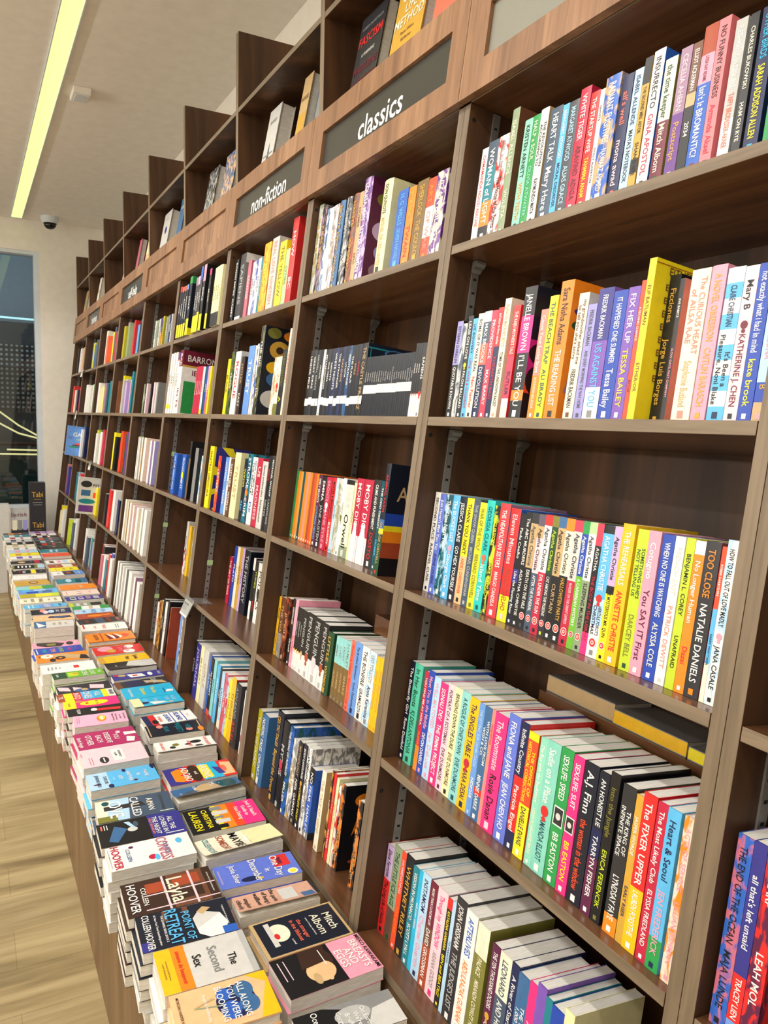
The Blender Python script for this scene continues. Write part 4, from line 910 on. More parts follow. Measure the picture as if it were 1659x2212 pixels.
# ---------------------------------------------------------------- books lying in stacks on the plinth
TABLE = '''
F 1096 -3132 1121 1744 280 -3.0|peach hardcover with a big blue flower, front stack beside the yellow banded cover|peach|p golden_yellow 0,.78 .3,1 0,1;p golden_yellow .1,1 1,.8 1,1;c .5,.62 .36,.2 navy;c .3,.72 .2,.1 steel_blue;c .62,.74 .2,.1 steel_blue;c .66,.55 .2,.1 blue;c .3,.52 .14,.08 blue;p sage .5,.45 .53,.45 .45,.2 .42,.2;p tan .3,.4 .34,.42 .45,.2 .42,.2;t .5 .7 .085 .8 white ALL ALONG;t .5 .59 .085 .8 white YOU WERE;t .5 .48 .085 .85 white BLOOMING;t .5 .33 .04 .6 white thoughts for boundless living;t .5 .07 .035 .8 dark_brown MORGAN HARPER NICHOLS
F -123 -3131 1257 1742 280 -2.2|grey topped paperback with an orange band above a yellow foot, front row|pale grey|r 0 0 1 .17 golden_yellow;r 0 .17 1 .32 orange;r 0 .93 1 1 silver;t .6 .78 .11 .5 black The;t .5 .6 .13 .9 grey Second;t .45 .42 .12 .5 black Sex;t .5 .24 .06 .9 red simone de beauvoir;t .5 .1 .022 .8 brown introduction by judith thurman;t .5 .06 .022 .8 brown A NEW TRANSLATION
F -1370 -3190 1175 1859 280 -3.0|navy paperback with huge light blue capitals and a white shirted back, front row|midnight|r 0 .28 .3 .33 brown;r 0 .5 .2 .56 brown;r .75 0 1 .1 indigo;p white .22,.66 .4,.58 .85,.6 1,.7 1,.86 .7,.93 .4,.88;p pale_grey .22,.66 .4,.58 .7,.6 .55,.75 .4,.88;p tan .12,.72 .24,.64 .34,.7 .2,.8;r .8 .85 1 1 blue;t .5 .37 .17 .98 sky_blue RETREAT;t .55 .52 .11 .8 sky_blue POINT OF;t .5 .1 .095 .96 white COLLEEN HOOVER;t .5 .2 .03 .85 white #1 New York Times bestselling author;t .5 .27 .03 .9 white THE SLAMMED SERIES, BOOK 2;t .5 .93 .025 .8 white A gripping novel of young love
F -2619 -3223 1263 1927 280 -1.8|dark brown paperback with white window bars and script lettering, front row|dark brown|r 0 .5 1 .9 brown;r .1 .55 .4 .85 rust;r .45 .55 .8 .85 dark_brown;r .15 .25 .45 .45 rust;r 0 .44 1 .465 pale_pink;r 0 .74 1 .765 pale_pink;r .48 .2 .51 1 pale_pink;r .88 .2 .91 1 pale_pink;t .5 .58 .22 .95 cream Layla;t .5 .22 .07 .7 white COLLEEN;t .5 .1 .12 .95 white HOOVER;t .5 .95 .022 .8 white #1 New York Times bestselling author
F -4400 -3275 1057 1925 280 -0.6|white paperback with pink and blue tall title letters, front row|white|c .3,.86 .12,.04 sky_blue;c .75,.5 .1,.05 crimson;c .8,.55 .12,.03 sky_blue;t .5 .66 .17 .95 rose CONFESS;t .5 .69 .06 .9 steel_blue CONFESS;t .5 .24 .06 .75 steel_blue COLLEEN;c .18,.29 .05,.03 plum;t .5 .1 .12 .95 crimson HOOVER;t .5 .02 .02 .8 grey #1 NEW YORK TIMES BESTSELLING AUTHOR
F -5536 -3271 1154 2022 280 -1.7|dark photo paperback with a navy top panel and white capitals, front row|black|r 0 .6 1 1 indigo;c .45,.4 .1,.06 pale_grey;p steel_blue .2,.2 .8,.1 .9,.2 .4,.34;p pale_blue .1,.32 .4,.4 .4,.44 .1,.38;c .25,.45 .12,.03 slate;t .5 .86 .075 .9 white ALL THE;t .5 .77 .075 .95 white LOVERS IN;t .5 .68 .075 .95 white THE NIGHT;t .5 .625 .04 .9 salmon MIEKO KAWAKAMI;r .9 .75 .93 .97 white;r .1 .04 .3 .06 coral;r .1 .08 .3 .09 white;r .1 .11 .3 .12 white
F -6729 -3211 1172 1901 280 -3.0|grey blue paperback with a walking man and very tall white capitals, front row|slate|r 0 0 1 .4 cream;p pale_blue 0,.2 1,.1 1,.4 0,.45;r .75 0 1 .25 olive;p charcoal .3,.1 .5,.1 .5,.65 .3,.6;c .4,.7 .06,.04 tan;t .5 .71 .1 .8 white A MAN;t .5 .51 .14 .95 white CALLED;t .5 .25 .22 .9 white OVE;t .5 .86 .05 .85 dark_grey FREDRIK BACKMAN;c .15,.13 .1,.05 dark_teal;r .9 .8 .93 .98 white
F -8604 -3195 1055 1869 280 0.5|sky blue paperback with dark leaves and white capitals, front row|sky blue|r 0 0 1 .3 pale_blue;c .1,.55 .1,.03 navy;c .9,.3 .12,.04 navy;c .1,.97 .2,.03 navy;c .8,.66 .05,.03 plum;c .7,.12 .04,.06 plum;t .5 .84 .065 .7 white MAYBE;t .5 .73 .065 .3 white IN;t .5 .6 .065 .95 white ANOTHER;t .5 .47 .065 .5 white LIFE;t .5 .25 .06 .7 navy TAYLOR;t .5 .14 .06 .95 navy JENKINS REID;t .5 .37 .02 .2 white A NOVEL
F -10270 -3194 1332 1867 280 0.6|plain pale pink paperback with a white label panel, front row|pale pink|r .2 .48 .85 .66 white;t .5 .6 .045 .5 black SEVERANCE;t .5 .54 .04 .35 black Ling Ma;c .72,.34 .18,.07 charcoal;r .6 .33 .84 .35 white;t .3 .03 .03 .4 rose A NOVEL;r .5 .12 .9 .13 rose;r .5 .16 .9 .17 rose
F -11627 -3178 1321 1837 280 1.7|raspberry paperback with white hand drawn capitals, front row|raspberry|t .5 .66 .1 .7 white YOU;t .5 .52 .11 .9 white DESERVE;t .5 .38 .11 .8 white EACH;t .5 .22 .12 .9 white OTHER;t .55 .07 .08 .8 white Sarah Hogle;p white .3,.8 .5,.8 .5,1 .35,1;p white .6,.82 .9,.78 .95,.9 .7,.95;c .25,.72 .08,.04 pale_pink
F -13353 -3110 1037 1700 280 -3.0|pink paperback with a fried egg yolk picture, front row|lilac pink|c .45,.52 .28,.09 orange;c .4,.53 .2,.06 yellow;r .25 .5 .6 .55 cream;t .5 .74 .05 .8 maroon happy all the time;t .5 .8 .05 .8 maroon when we were;t .5 .87 .05 .7 maroon you in fall;t .5 .95 .05 .8 maroon love and other;r .2 .06 .7 .07 rose;r .2 .1 .7 .11 rose
F -14252 -3155 700 1789 280 -1.9|black paperback with red hair and a white glove, behind the pink egg cover|black|p red .3,.5 .6,.5 .75,.95 .4,.98;c .4,.48 .2,.06 white;t .5 .2 .08 .8 white NOW
F -15046 -3179 828 1837 280 -1.5|hot pink and yellow paperback with a long yellow face, front row|hot pink|r 0 0 1 .22 yellow;c .5,.55 .3,.26 yellow;c .35,.6 .06,.03 rust;c .65,.6 .06,.03 rust;c .5,.42 .1,.03 red;p gold .1,.2 .3,.25 .3,.5;t .5 .1 .05 .8 olive SUGAR
F -15911 -3240 843 1959 280 1.2|patchwork paperback of red, yellow and blue panels, behind the yellow face cover|white|r 0 0 1 .12 rust;r 0 .12 1 .27 yellow;r 0 .27 1 .42 red;r 0 .42 1 .62 sky_blue;r 0 .62 1 .78 cyan;r 0 .78 1 .88 yellow;t .5 .34 .13 .8 white INTO;t .5 .52 .15 .9 white ONES;t .5 .7 .13 .8 white ALL;t .5 .06 .1 .8 white TIL;t .5 .94 .1 .8 navy WHIS
F -16810 -3206 894 1892 280 0.1|charcoal paperback with pale pink fish scale shapes, front row|charcoal|p pale_pink .1,.02 .6,.04 .8,.25 .3,.22;p pale_pink .3,.3 .8,.3 .9,.5 .5,.45;p pale_pink .2,.62 .7,.6 .9,.85 .4,.88;c .8,.45 .2,.14 steel_blue;c .75,.5 .15,.06 tan
F -18554 -3199 746 1879 280 2.1|green paperback with big white letters, front row beside the plain white cover|grass green|r 0 0 1 .27 dark_green;t .5 .92 .08 .4 white THE;t .5 .78 .12 .9 white LOVE;t .5 .63 .12 .95 white SCENE;r .2 .3 .8 .5 lime;c .4,.45 .1,.06 orange;t .5 .1 .07 .6 white Jones
F -19564 -3456 1213 2014 280 -0.2|plain white thick paperback with one small red square, front row|white|r .35 .6 .65 .7 red;t .5 .34 .04 .4 dark_grey THE;t .5 .27 .04 .6 dark_grey GREAT;t .5 .2 .04 .9 dark_grey POLITICAL;t .5 .13 .04 .9 dark_grey THEORIES
F -21112 -3502 1208 2034 280 -1.8|orange paperback with a skull and black wheels, front row|orange|p tan .2,.1 .9,.8 1,1 .5,1 .1,.5;c .3,.2 .25,.12 cream;c .25,.22 .06,.03 red;c .6,.45 .2,.1 black;c .6,.45 .08,.04 orange;c .8,.3 .2,.06 black;p black .4,.85 .9,.8 1,1 .5,.95;t .3 .06 .05 .5 black SCARS
F -22215 -3557 938 1921 280 1.9|royal blue paperback with mixed pink, green and lilac letters, front row|royal blue|t .5 .2 .1 .8 turquoise THAT;t .5 .38 .12 .9 pink TIME;t .5 .55 .1 .8 lime LOVED;t .5 .72 .1 .8 hot_pink YOU;t .5 .88 .1 .8 violet BACK;r .1 .04 .9 .06 white
F -23156 -3591 884 1918 280 -0.2|bright pink paperback with a black panther band, front row|pink|p black 0,.1 .5,.1 .9,.3 .9,.6 .4,.7 .1,.5;p olive .3,.3 .7,.32 .7,.5 .3,.5;c .5,.8 .3,.08 black;t .5 .92 .05 .8 white WOMEN
F -24964 -3482 1159 1700 750 -3.0|thick grey green paperback raised on a tall pile, front row|pale grey|r 0 0 1 .3 steel_blue;p white .1,.05 .9,.1 .7,.3;t .5 .8 .09 .8 tan LES;t .5 .65 .09 .9 tan MISER;t .5 .5 .09 .9 tan ABLES
F -28135 -3208 1092 1897 280 -3.0|peach paperback with a long navy leaf shape, front row|peach|p navy .2,.4 .5,.35 .7,.7 .6,.95 .3,.9;p steel_blue .35,.5 .5,.5 .55,.8 .4,.8;t .5 .2 .06 .8 white GIRL
F -29513 -3215 1091 1909 280 -1.4|navy paperback with red and white petals, front row|navy|r 0 0 1 .2 black;c .3,.3 .3,.08 salmon;c .6,.36 .3,.07 pale_pink;c .5,.5 .3,.08 pale_blue;t .5 .8 .12 .8 white BLUE;t .5 .66 .1 .8 white SALT
F -30904 -3379 797 2079 280 2.4|light blue paperback with white block capitals, front row|sky blue|r 0 .35 1 .7 cornflower;t .5 .55 .18 .9 white AHERN;t .5 .85 .08 .8 navy ROSES;r .1 .1 .9 .13 white;r .1 .2 .9 .22 white
F -32352 -3481 1202 2083 280 -0.6|white paperback with five lines of olive capitals, front row|cream|t .5 .85 .09 .8 olive PLAYS;t .5 .7 .07 .8 olive WELL;t .5 .5 .12 .9 olive THINGS;t .5 .3 .1 .9 olive BRIGHT;t .5 .13 .09 .8 olive LOST
F -33685 -3441 866 2009 280 -0.9|yellow paperback with an olive band, behind the white olive lettered cover|yellow|r 0 0 1 .4 olive_yellow;r 0 .8 1 1 lime
F -34763 -3442 1230 2057 280 -0.3|blue patterned paperback of painted houses, front row|cornflower|r .1 .1 .5 .3 sky_blue;r .5 .2 .9 .5 royal_blue;r .1 .4 .4 .7 pale_blue;r .4 .6 .9 .85 steel_blue;r 0 .9 1 1 sky_blue
F -35831 -3541 846 2018 280 3.0|aqua and yellow green paperback, front row beside the ochre cover|aqua|r 0 .35 1 .7 lime;r 0 .7 1 1 green;c .3,.5 .2,.1 golden_yellow
F -37389 -3592 1400 1916 280 3.0|ochre gold paperback with a dark oval emblem, front row|gold|c .5,.55 .28,.14 brown;c .5,.55 .2,.1 tan;t .5 .2 .08 .8 tan IKIGAI
F -39203 -3572 1400 1956 280 -3.0|white paperback with grey text lines, front row past the ochre cover|white|t .5 .6 .06 .4 grey small;t .5 .5 .06 .4 grey steps;r .2 .1 .3 .12 grey;r .2 .85 .8 .87 pale_grey
F -41034 -3498 1218 1972 280 -0.8|black paperback with a yellow stripe, front row|midnight|r 0 .55 1 .7 yellow;t .5 .35 .12 .9 white TRAIN;t .5 .22 .08 .9 red CRIME;t .5 .85 .06 .8 pale_grey SEE;c .2,.08 .1,.03 gold
F -42866 -3412 1255 1927 280 -2.6|olive edged black paperback with five white marks, front row|black|r 0 0 1 .06 olive;r 0 .68 1 .78 olive;r 0 .78 1 1 pale_blue;c .5,.18 .3,.03 white;c .5,.3 .3,.03 white;c .5,.42 .3,.03 white;c .5,.54 .3,.03 white
F -44650 -3433 1141 1958 280 -0.3|plum black paperback with a red corner, front row|charcoal|r 0 .75 1 .92 crimson;r 0 .2 1 .5 dark_brown;c .5,.35 .3,.12 tan;t .5 .65 .06 .8 white ICE
B 2291 -1274 790 1848 200 -3.0|black and white photo paperback with a leaning head, nearest back row stack|grey|p black 0,0 1,0 1,.45 .2,.5 0,.3;p pale_grey .4,.75 1,.6 1,1 .3,1;c .4,.55 .25,.18 silver;t .55 .66 .06 .75 white On Earth;t .55 .58 .06 .6 white We're;t .55 .5 .06 .6 white Briefly;t .55 .42 .06 .7 white Gorgeous;t .3 .2 .08 .5 white Ocean
B 867 -1086 1104 1900 200 1.4|pink and black photo paperback with a woman's face in profile, back row|pink|r 0 0 1 .62 black;c .35,.46 .3,.14 dark_brown;c .6,.42 .26,.15 peach;c .78,.47 .1,.03 peach;c .75,.35 .14,.04 tan;p dark_brown 0,.3 .45,.25 .4,.55 0,.58;t .5 .88 .1 .8 white BREASTS;t .5 .78 .1 .5 white AND;t .5 .68 .1 .5 white EGGS;t .5 .965 .055 .95 black MIEKO KAWAKAMI;r .1 .06 .6 .07 pale_pink;r .1 .12 .6 .13 pale_pink;r .1 .5 .5 .51 white
B -301 -1129 1172 1820 200 0.9|navy hardcover with a moon over water inside a tan border, back row|tan|r .04 .04 .96 .97 midnight;c .42,.26 .24,.12 cream;r .1 .14 .75 .2 pale_grey;c .5,.22 .08,.03 red;t .5 .86 .12 .7 cream Mitch;t .5 .72 .12 .75 cream Albom;t .5 .53 .06 .75 coral the stranger;t .5 .45 .06 .75 coral in the lifeboat;t .75 .36 .03 .3 white a novel;t .5 .62 .022 .7 white author of Tuesdays with Morrie
B -1512 -1215 713 1780 200 -3.0|pinkish brown paperback with black handwriting and a grey typed strip, back row|peach tan|r .1 .55 .8 .75 pale_grey;r .55 .8 .95 .95 steel_blue;r 0 .96 1 1 black;t .4 .48 .07 .75 black the perks;t .45 .38 .07 .75 black of being a;t .45 .28 .07 .8 black wallflower;t .5 .15 .07 .8 black stephen;t .5 .06 .07 .6 black chbosky|curl=.012
B -2696 -1232 937 1864 200 -3.0|periwinkle blue paperback with white script and a red letter box, back row|periwinkle|r .05 .72 .55 .92 red;r .15 .78 .45 .83 maroon;c .85,.9 .12,.065 cream;c .85,.9 .07,.04 yellow;c .8,.38 .1,.12 navy;c .85,.5 .04,.03 golden_yellow;t .5 .75 .12 .9 white One Day;t .6 .62 .09 .3 white in;t .5 .48 .12 .95 white December;t .5 .22 .09 .8 white Josie Silver;r .2 .03 .8 .05 lavender
B -4070 -1232 899 1957 200 2.5|cream paperback with tall black title and a reading couple, back row|cream|r 0 .6 1 1 pale_yellow;c .4,.8 .35,.14 pale_grey;c .7,.7 .2,.1 peach;p dark_green .6,.75 1,.7 1,1 .7,1;p white .2,.6 .6,.55 .7,.8 .3,.8;t .5 .47 .13 .95 black MAYBE;t .5 .3 .11 .95 rust SOMEDAY;t .5 .12 .09 .95 teal COLLEEN HOOVER|curl=.012
B -5404 -1215 1265 1880 200 -1.2|black, orange and pink paperback with a grey skyline, back row|black|r 0 .38 1 .52 yellow;r 0 .45 1 .62 orange;r 0 .6 1 .75 red_orange;r 0 .72 1 1 hot_pink;r .05 .36 .2 .52 grey;r .25 .36 .4 .58 pale_grey;r .45 .36 .55 .5 grey;r .6 .36 .75 .56 pale_grey;r .8 .36 .95 .5 black;t .5 .27 .09 .95 yellow CHRISTINA;t .5 .12 .13 .95 yellow LAUREN;t .4 .9 .07 .75 white Josh & Hazel's;t .45 .81 .07 .5 white Guide to;t .5 .71 .07 .8 white Not Dating
B -7004 -1178 798 1905 200 3.0|misty teal paperback with a curled fore edge and white capitals, back row|steel blue|c .5,.5 .5,.2 tan;c .3,.8 .4,.15 dark_teal;c .7,.25 .4,.15 slate;t .5 .72 .07 .7 white HARUKI;t .5 .6 .09 .95 white MURAKAMI;t .5 .42 .05 .6 white KILLING;t .5 .33 .05 .9 white COMMENDATORE;t .5 .1 .025 .8 white A NOVEL|curl=.02
B -8171 -1105 1109 1941 200 0.1|red and blue paperback with yellow and white capitals over a cooking pot, back row|red|r 0 0 1 .3 indigo;c .5,.25 .45,.1 red;p orange .1,.2 .3,.38 .5,.2 .7,.4 .9,.2 .8,.1 .2,.1;c .5,.42 .5,.1 dark_brown;r 0 .5 1 .8 cyan;p peach .1,.85 .9,.8 .9,.98 .2,1;p indigo .3,.7 .8,.75 .8,.85 .4,.8;c .5,.86 .2,.04 coral;r .1 .5 .9 .66 yellow;t .5 .58 .13 .9 white ARSENIC;t .5 .44 .06 .3 white and;t .5 .3 .13 .85 white ADOBO
B -10269 -1026 914 1811 200 -2.8|white paperback with black cat shapes and red capitals, back row|white|c .35,.7 .14,.1 black;c .8,.72 .12,.07 black;c .5,.55 .08,.05 black;c .4,.35 .12,.06 olive;c .65,.28 .14,.05 black;t .5 .88 .07 .9 red GUN DEALERS';t .5 .58 .07 .6 red DAUGHTER;t .5 .12 .06 .8 red GINA APOSTOL|curl=.008
B -11719 -1010 984 1779 200 -2.2|midnight blue paperback with teal lettering and gold edging, back row|midnight|r .03 .03 .97 .05 tan;r .03 .95 .97 .97 tan;c .2,.25 .15,.06 salmon;c .7,.75 .15,.06 salmon;c .8,.95 .2,.05 orange;t .5 .75 .11 .8 teal HER;t .5 .58 .13 .9 teal MAJESTY;t .5 .35 .1 .8 teal BEAR
B -12714 -970 946 1700 200 2.6|white, navy and red paperback with ruled lettering boxes, back row|white|r 0 0 1 .15 navy;r 0 .12 1 .25 red;c .7,.2 .2,.06 black;r 0 .55 1 .57 royal_blue;r 0 .78 1 .8 royal_blue;t .5 .68 .12 .9 royal_blue ISLAND;t .5 .47 .1 .9 royal_blue QUEENS;t .5 .33 .08 .8 red Longing;t .5 .88 .06 .7 pink Saved
B -14499 -1007 1037 1774 200 0.1|pale cyan paperback with a couple and white capitals, back row|cyan|r 0 0 1 .2 pale_yellow;c .3,.3 .2,.06 sky_blue;p white .5,.35 .9,.4 .8,.7 .6,.6;c .8,.75 .08,.05 peach;p navy .4,.15 .7,.12 .7,.3 .5,.35;t .4 .85 .09 .7 pale_blue HOOK;t .4 .73 .09 .7 pale_blue LINE;t .4 .5 .09 .7 pale_blue SINK|curl=.006
B -15686 -1053 1278 1866 200 -0.4|bright cyan paperback with yellow script, back row|cyan|t .45 .6 .1 .8 yellow The Kiss;t .5 .4 .1 .9 yellow Quotient;t .5 .15 .06 .9 white HELEN HOANG;p white .55,.85 .75,.8 .75,.95 .6,.97;r .3 .78 .8 .8 navy;r .3 .2 .4 .9 cyan
B -16736 -1108 762 1976 200 3.0|dark navy and gold paperback with a wave, back row|charcoal|r 0 0 1 .12 brown;p tan .2,.55 .6,.6 1,.95 .5,.9;r 0 .2 1 .5 navy;t .5 .75 .13 .8 pale_grey DARK;t .5 .6 .1 .8 pale_grey SEA
B -17716 -1082 721 1923 200 1.0|indigo paperback with a white robed figure and gold scarf, back row|indigo|c .3,.2 .2,.08 tan;p white .2,.3 .8,.35 .8,.65 .3,.6;r .4 .4 .6 .5 red;c .5,.75 .3,.05 white;c .2,.08 .12,.05 red;t .5 .93 .06 .8 white TOTO
B -19165 -1087 1051 1934 200 0.1|black and white portrait paperback, back row beside the yellow cover|black|p pale_grey 0,.5 .6,.4 1,.7 1,1 0,1;p silver .3,.6 .8,.7 .7,.95;t .5 .2 .04 .8 white PATTI|curl=.006
B -20190 -1196 940 2027 200 1.3|mustard yellow paperback with thin black letters, back row|golden yellow|r 0 0 1 .12 gold;t .5 .75 .12 .8 black Sylvia;t .5 .58 .1 .7 black Plath;r .3 .3 .8 .32 gold
B -21566 -1193 1242 2034 200 0.6|red and pink floral paperback with a white swan, back row|red|c .3,.25 .3,.16 pink;c .8,.7 .25,.12 white;c .25,.75 .2,.1 white;c .6,.35 .2,.1 gold;t .5 .55 .09 .8 pink LITTLE;t .5 .67 .09 .8 pink WOMEN
B -23859 -1165 1400 2090 200 -0.2|bright orange hardcover with maroon and white feathers, back row|orange|r 0 .3 1 .33 rust;p maroon .1,.4 .9,.45 .8,.55;p white .15,.45 .85,.55 .7,.65;p maroon .2,.55 .9,.6 .7,.7;p white .1,.6 .8,.7 .6,.75;t .5 .2 .1 .9 brown ELEKTRA;c .5,.82 .2,.08 red_orange
B -25716 -1165 1258 2090 200 -2.5|thick white paperback with red lettering, back row|white|t .5 .5 .09 .8 coral TROUST;t .5 .3 .06 .7 tan LIBRARY;r .2 .8 .8 .82 grey;r .2 .75 .8 .77 grey;r 0 .04 .6 .08 red
B -27057 -1165 983 2090 200 3.0|charcoal paperback with rust coloured letters, back row|charcoal|t .5 .2 .1 .8 rust JOHN;r 0 .4 1 .6 slate;t .5 .7 .12 .9 rust GRISHAM;r .2 .88 .8 .94 rust
B -28120 -1237 1083 1785 200 2.1|rust red paperback with an orange pineapple, back row|rust|c .5,.5 .22,.22 orange;p orange .4,.7 .3,1 .5,.85 .6,1 .6,.7;t .5 .2 .08 .8 coral CIRCLE
B -29161 -1180 939 1875 200 -3.0|pale blue paperback with blue capitals, back row|pale blue|t .5 .75 .14 .8 cornflower LOVE;t .5 .5 .16 .9 cornflower WATER;t .5 .25 .1 .8 cornflower RAIN;c .2,.1 .15,.06 pink
B -30037 -1200 754 1861 200 -2.9|green and white banded paperback, back row|white|r 0 0 1 .25 green;r 0 .75 1 1 green;t .5 .5 .12 .8 tan GREEN
B -30852 -1285 816 1850 200 -1.2|olive grey paperback with pale letter boxes, back row|sage|r .1 .2 .9 .5 pale_grey;r .1 .6 .9 .9 charcoal;t .5 .35 .14 .7 olive ALIVE;r 0 0 1 .12 lime
B -32488 -1224 947 1971 200 2.2|violet paperback with four grey portraits, back row|indigo|r .15 .12 .85 .28 pale_grey;r .15 .34 .85 .48 lilac;r .15 .54 .85 .68 mauve;r .15 .74 .85 .9 silver;r .3 .14 .6 .26 slate;r .3 .36 .6 .46 slate
B -33966 -1232 1270 1956 200 -0.5|pale pink paperback with a red mouth, back row|pale peach|c .5,.45 .24,.1 rose;r .4 .35 .6 .55 white;t .5 .75 .07 .8 pink SWEET;r .2 .1 .8 .12 rose
B -35634 -1199 1340 2021 200 3.0|amber orange paperback with pale lettering, back row|orange|t .5 .35 .12 .8 peach TOM;t .5 .6 .12 .9 cream LAKE;r .2 .85 .8 .9 gold
B -37531 -1315 1262 1790 200 -1.1|teal painted landscape paperback, back row|teal|c .4,.4 .4,.1 pale_blue;c .6,.7 .5,.1 dark_teal;r 0 .85 1 1 steel_blue
B -40232 -1260 1400 1900 200 3.0|blue and white paperback with a dark panel, back row|cornflower|r 0 0 1 .35 white;r .1 .35 .9 .7 dark_brown;r .3 .45 .7 .6 rust;t .5 .2 .08 .8 grey WILD;r .2 .85 .8 .87 white
B -41683 -1339 1254 1742 200 3.0|bright yellow paperback with olive letters, back row|yellow|t .5 .75 .12 .8 olive LAST;t .5 .5 .12 .8 olive CALL;r .2 .2 .8 .22 olive
B -42904 -1316 1128 1789 200 3.0|brown and cream paperback, back row beside the bright yellow one|rust|r 0 .5 1 .85 cream;t .5 .3 .1 .8 cream THE
B -44579 -1299 1327 1822 200 3.0|white paperback with small brown and pink pictures, back row|white|r .2 .12 .8 .28 brown;r .2 .4 .8 .52 pink;r .2 .6 .8 .75 pale_blue;c .6,.9 .2,.05 golden_yellow
B -47543 -1262 1400 1896 200 3.0|vermilion paperback with a small moon, back row|red orange|c .5,.5 .12,.06 orange;t .5 .75 .08 .8 coral SUNS;r .1 .85 .9 .87 coral
B -49403 -1252 1391 1916 200 -3.0|teal blue paperback with wave marks, back row|teal|c .5,.4 .4,.06 pale_blue;c .5,.6 .4,.05 pale_blue
B -51252 -1234 1400 1952 200 3.0|black hardcover with a grey page edge, back row|black|c .4,.6 .2,.06 grey;r .1 .1 .9 .12 grey|hc=1
'''
TOP = .408
def flat_book(name, label, grp, loc, rz, w_, h, t, bg, cover='', curl=0.0, hc=False, foot=None):
    root = thing(name, label, 'book', loc, (0,0,rz), grp)
    hw, hh = w_/2, h/2; c = ink(bg); th = .0028 if hc else .0008; sp = ink(foot or bg)
    mb = MB()
    mb.box(-hw,hw,-hh,hh,0,th,c); mb.box(-hw,-hw+th,-hh,hh,th,t-th,sp)
    if curl:                                        # front cover lifting along its fore edge
        n = 6; zz = [t-th+curl*max(0,(k/n-.25)/.75)**2 for k in range(n+1)]
        for k in range(n):
            xa, xb = -hw+w_*k/n, -hw+w_*(k+1)/n; za, zb = zz[k], zz[k+1]
            for o_, fl in ((th,0),(0,1)):
                q = [(xa,-hh,za+o_),(xb,-hh,zb+o_),(xb,hh,zb+o_),(xa,hh,za+o_)]; mb.face(q[::-1] if fl else q, c if not fl else ink('cream'))
            mb.face([(xa,-hh,za),(xb,-hh,zb),(xb,-hh,zb+th),(xa,-hh,za+th)], c); mb.face([(xb,hh,zb),(xa,hh,za),(xa,hh,za+th),(xb,hh,zb+th)], c)
        mb.face([(hw,-hh,zz[n]),(hw,hh,zz[n]),(hw,hh,zz[n]+th),(hw,-hh,zz[n]+th)], c)
    else: mb.box(-hw,hw,-hh,hh,t-th,t,c)
    mb.build('cover', root)
    g = .003 if hc else .0006
    mb = MB(); mb.box(-hw+th,hw-g,-hh+g,hh-g,th+.0001,t-th-.0001,M_PAGEF); mb.build('page_block', root)
    if cover:
        ap, at = MB(), MB(); draw(ap, at, cover, (-hw,-hh,t), (w_,0,0), (0,h,0), (0,0,1))
        if curl:
            for m_ in (ap, at):
                m_.v = [(x,y,z+curl*max(0,((x+hw)/w_-.25)/.75)**2) for x,y,z in m_.v]
        if ap.f: ap.build('cover_print', root)
        if at.f: at.build('title_lettering', root)
    return root
def pile(row, cx, cy, w_, h, ztop, rz, label, bg, cover='', op=''):
    global FAR
    curl = float(op.split('=')[1]) if op.startswith('curl') else 0.0; hc = op == 'hc=1' or 'hardcover' in label
    z = ztop; t = .021+random.random()*.006 if 'thick' not in label else .045
    short = label.split(',')[0]
    flat_book('stacked_book', label, 'top books of the table stacks', (cx,cy,z-t), math.radians(rz), w_, h, t, bg, cover, curl, hc)
    z -= t+.0004
    n = 5 if row == 'F' and cx > -1.9 else 3 if row == 'B' and cx > -1.9 else 2 if row == 'F' else 1
    each = (z-TOP-.0006)/n
    words = (' '.join(short.split()[:9])).rsplit(' with ',1)[0] if len(short.split()) > 9 else short
    for k in range(n):
        dx, dy = (random.random()-.5)*.006, (random.random()-.5)*.012
        if row == 'F': dy -= .004
        fb = bg if k < 1 or random.random() < .6 else random.choice(['white','cream','pale_grey','midnight','white'])
        lab = f'paperback lying in the pile under the {words}'
        flat_book('stacked_book', lab, f'pile under the {words}', (cx+dx,cy+dy,z-each+.0003), math.radians(rz+(random.random()-.5)*2.4), w_-.002, min(h,.198), each-.0006, fb, foot='white' if random.random() < .6 else None)
        z -= each
for ln in TABLE.strip().split('\n'):
    f = ln.split('|'); a = f[0].split(); v = [int(q)/10000 for q in a[1:6]]
    pile(a[0], v[0], v[1], v[2], v[3], v[4]+FL, float(a[6]), f[1], f[2], f[3] if len(f) > 3 else '', f[4] if len(f) > 4 else '')
# the far end of the table, where only strips of colour show
FARF = [('white','violet','violet cornered white paperback'),('yellow','gold','lemon yellow paperback with a gold strip'),('pale_blue','pink','pale blue paperback with a pink edge'),('white','grey','plain white paperback with grey lines'),('cream','tan','cream paperback with a tan strip'),('black','cream','black paperback with a cream strip'),('pale_grey','navy','pale grey paperback with a navy strip'),('white','crimson','white paperback with a crimson strip'),('teal','white','teal paperback with a white strip'),('charcoal','orange','charcoal paperback with an orange strip')]
for i, (c, d, l) in enumerate(FARF): pile('F', -4.66-.135*i, -.335, .118, .195, .028+FL, random.uniform(-2,2), l+', far end of the front row', c, f'r .15 .2 .85 .4 {d};r .2 .6 .8 .7 {d}')
FARB = [('black','red','black paperback with a red strip'),('charcoal','pale_blue','charcoal paperback with pale pictures'),('slate','coral','slate paperback with coral pictures'),('dark_brown','white','dark brown paperback with a white strip'),('white','maroon','white paperback with a maroon strip'),('lilac','purple','lilac paperback with a purple strip')]
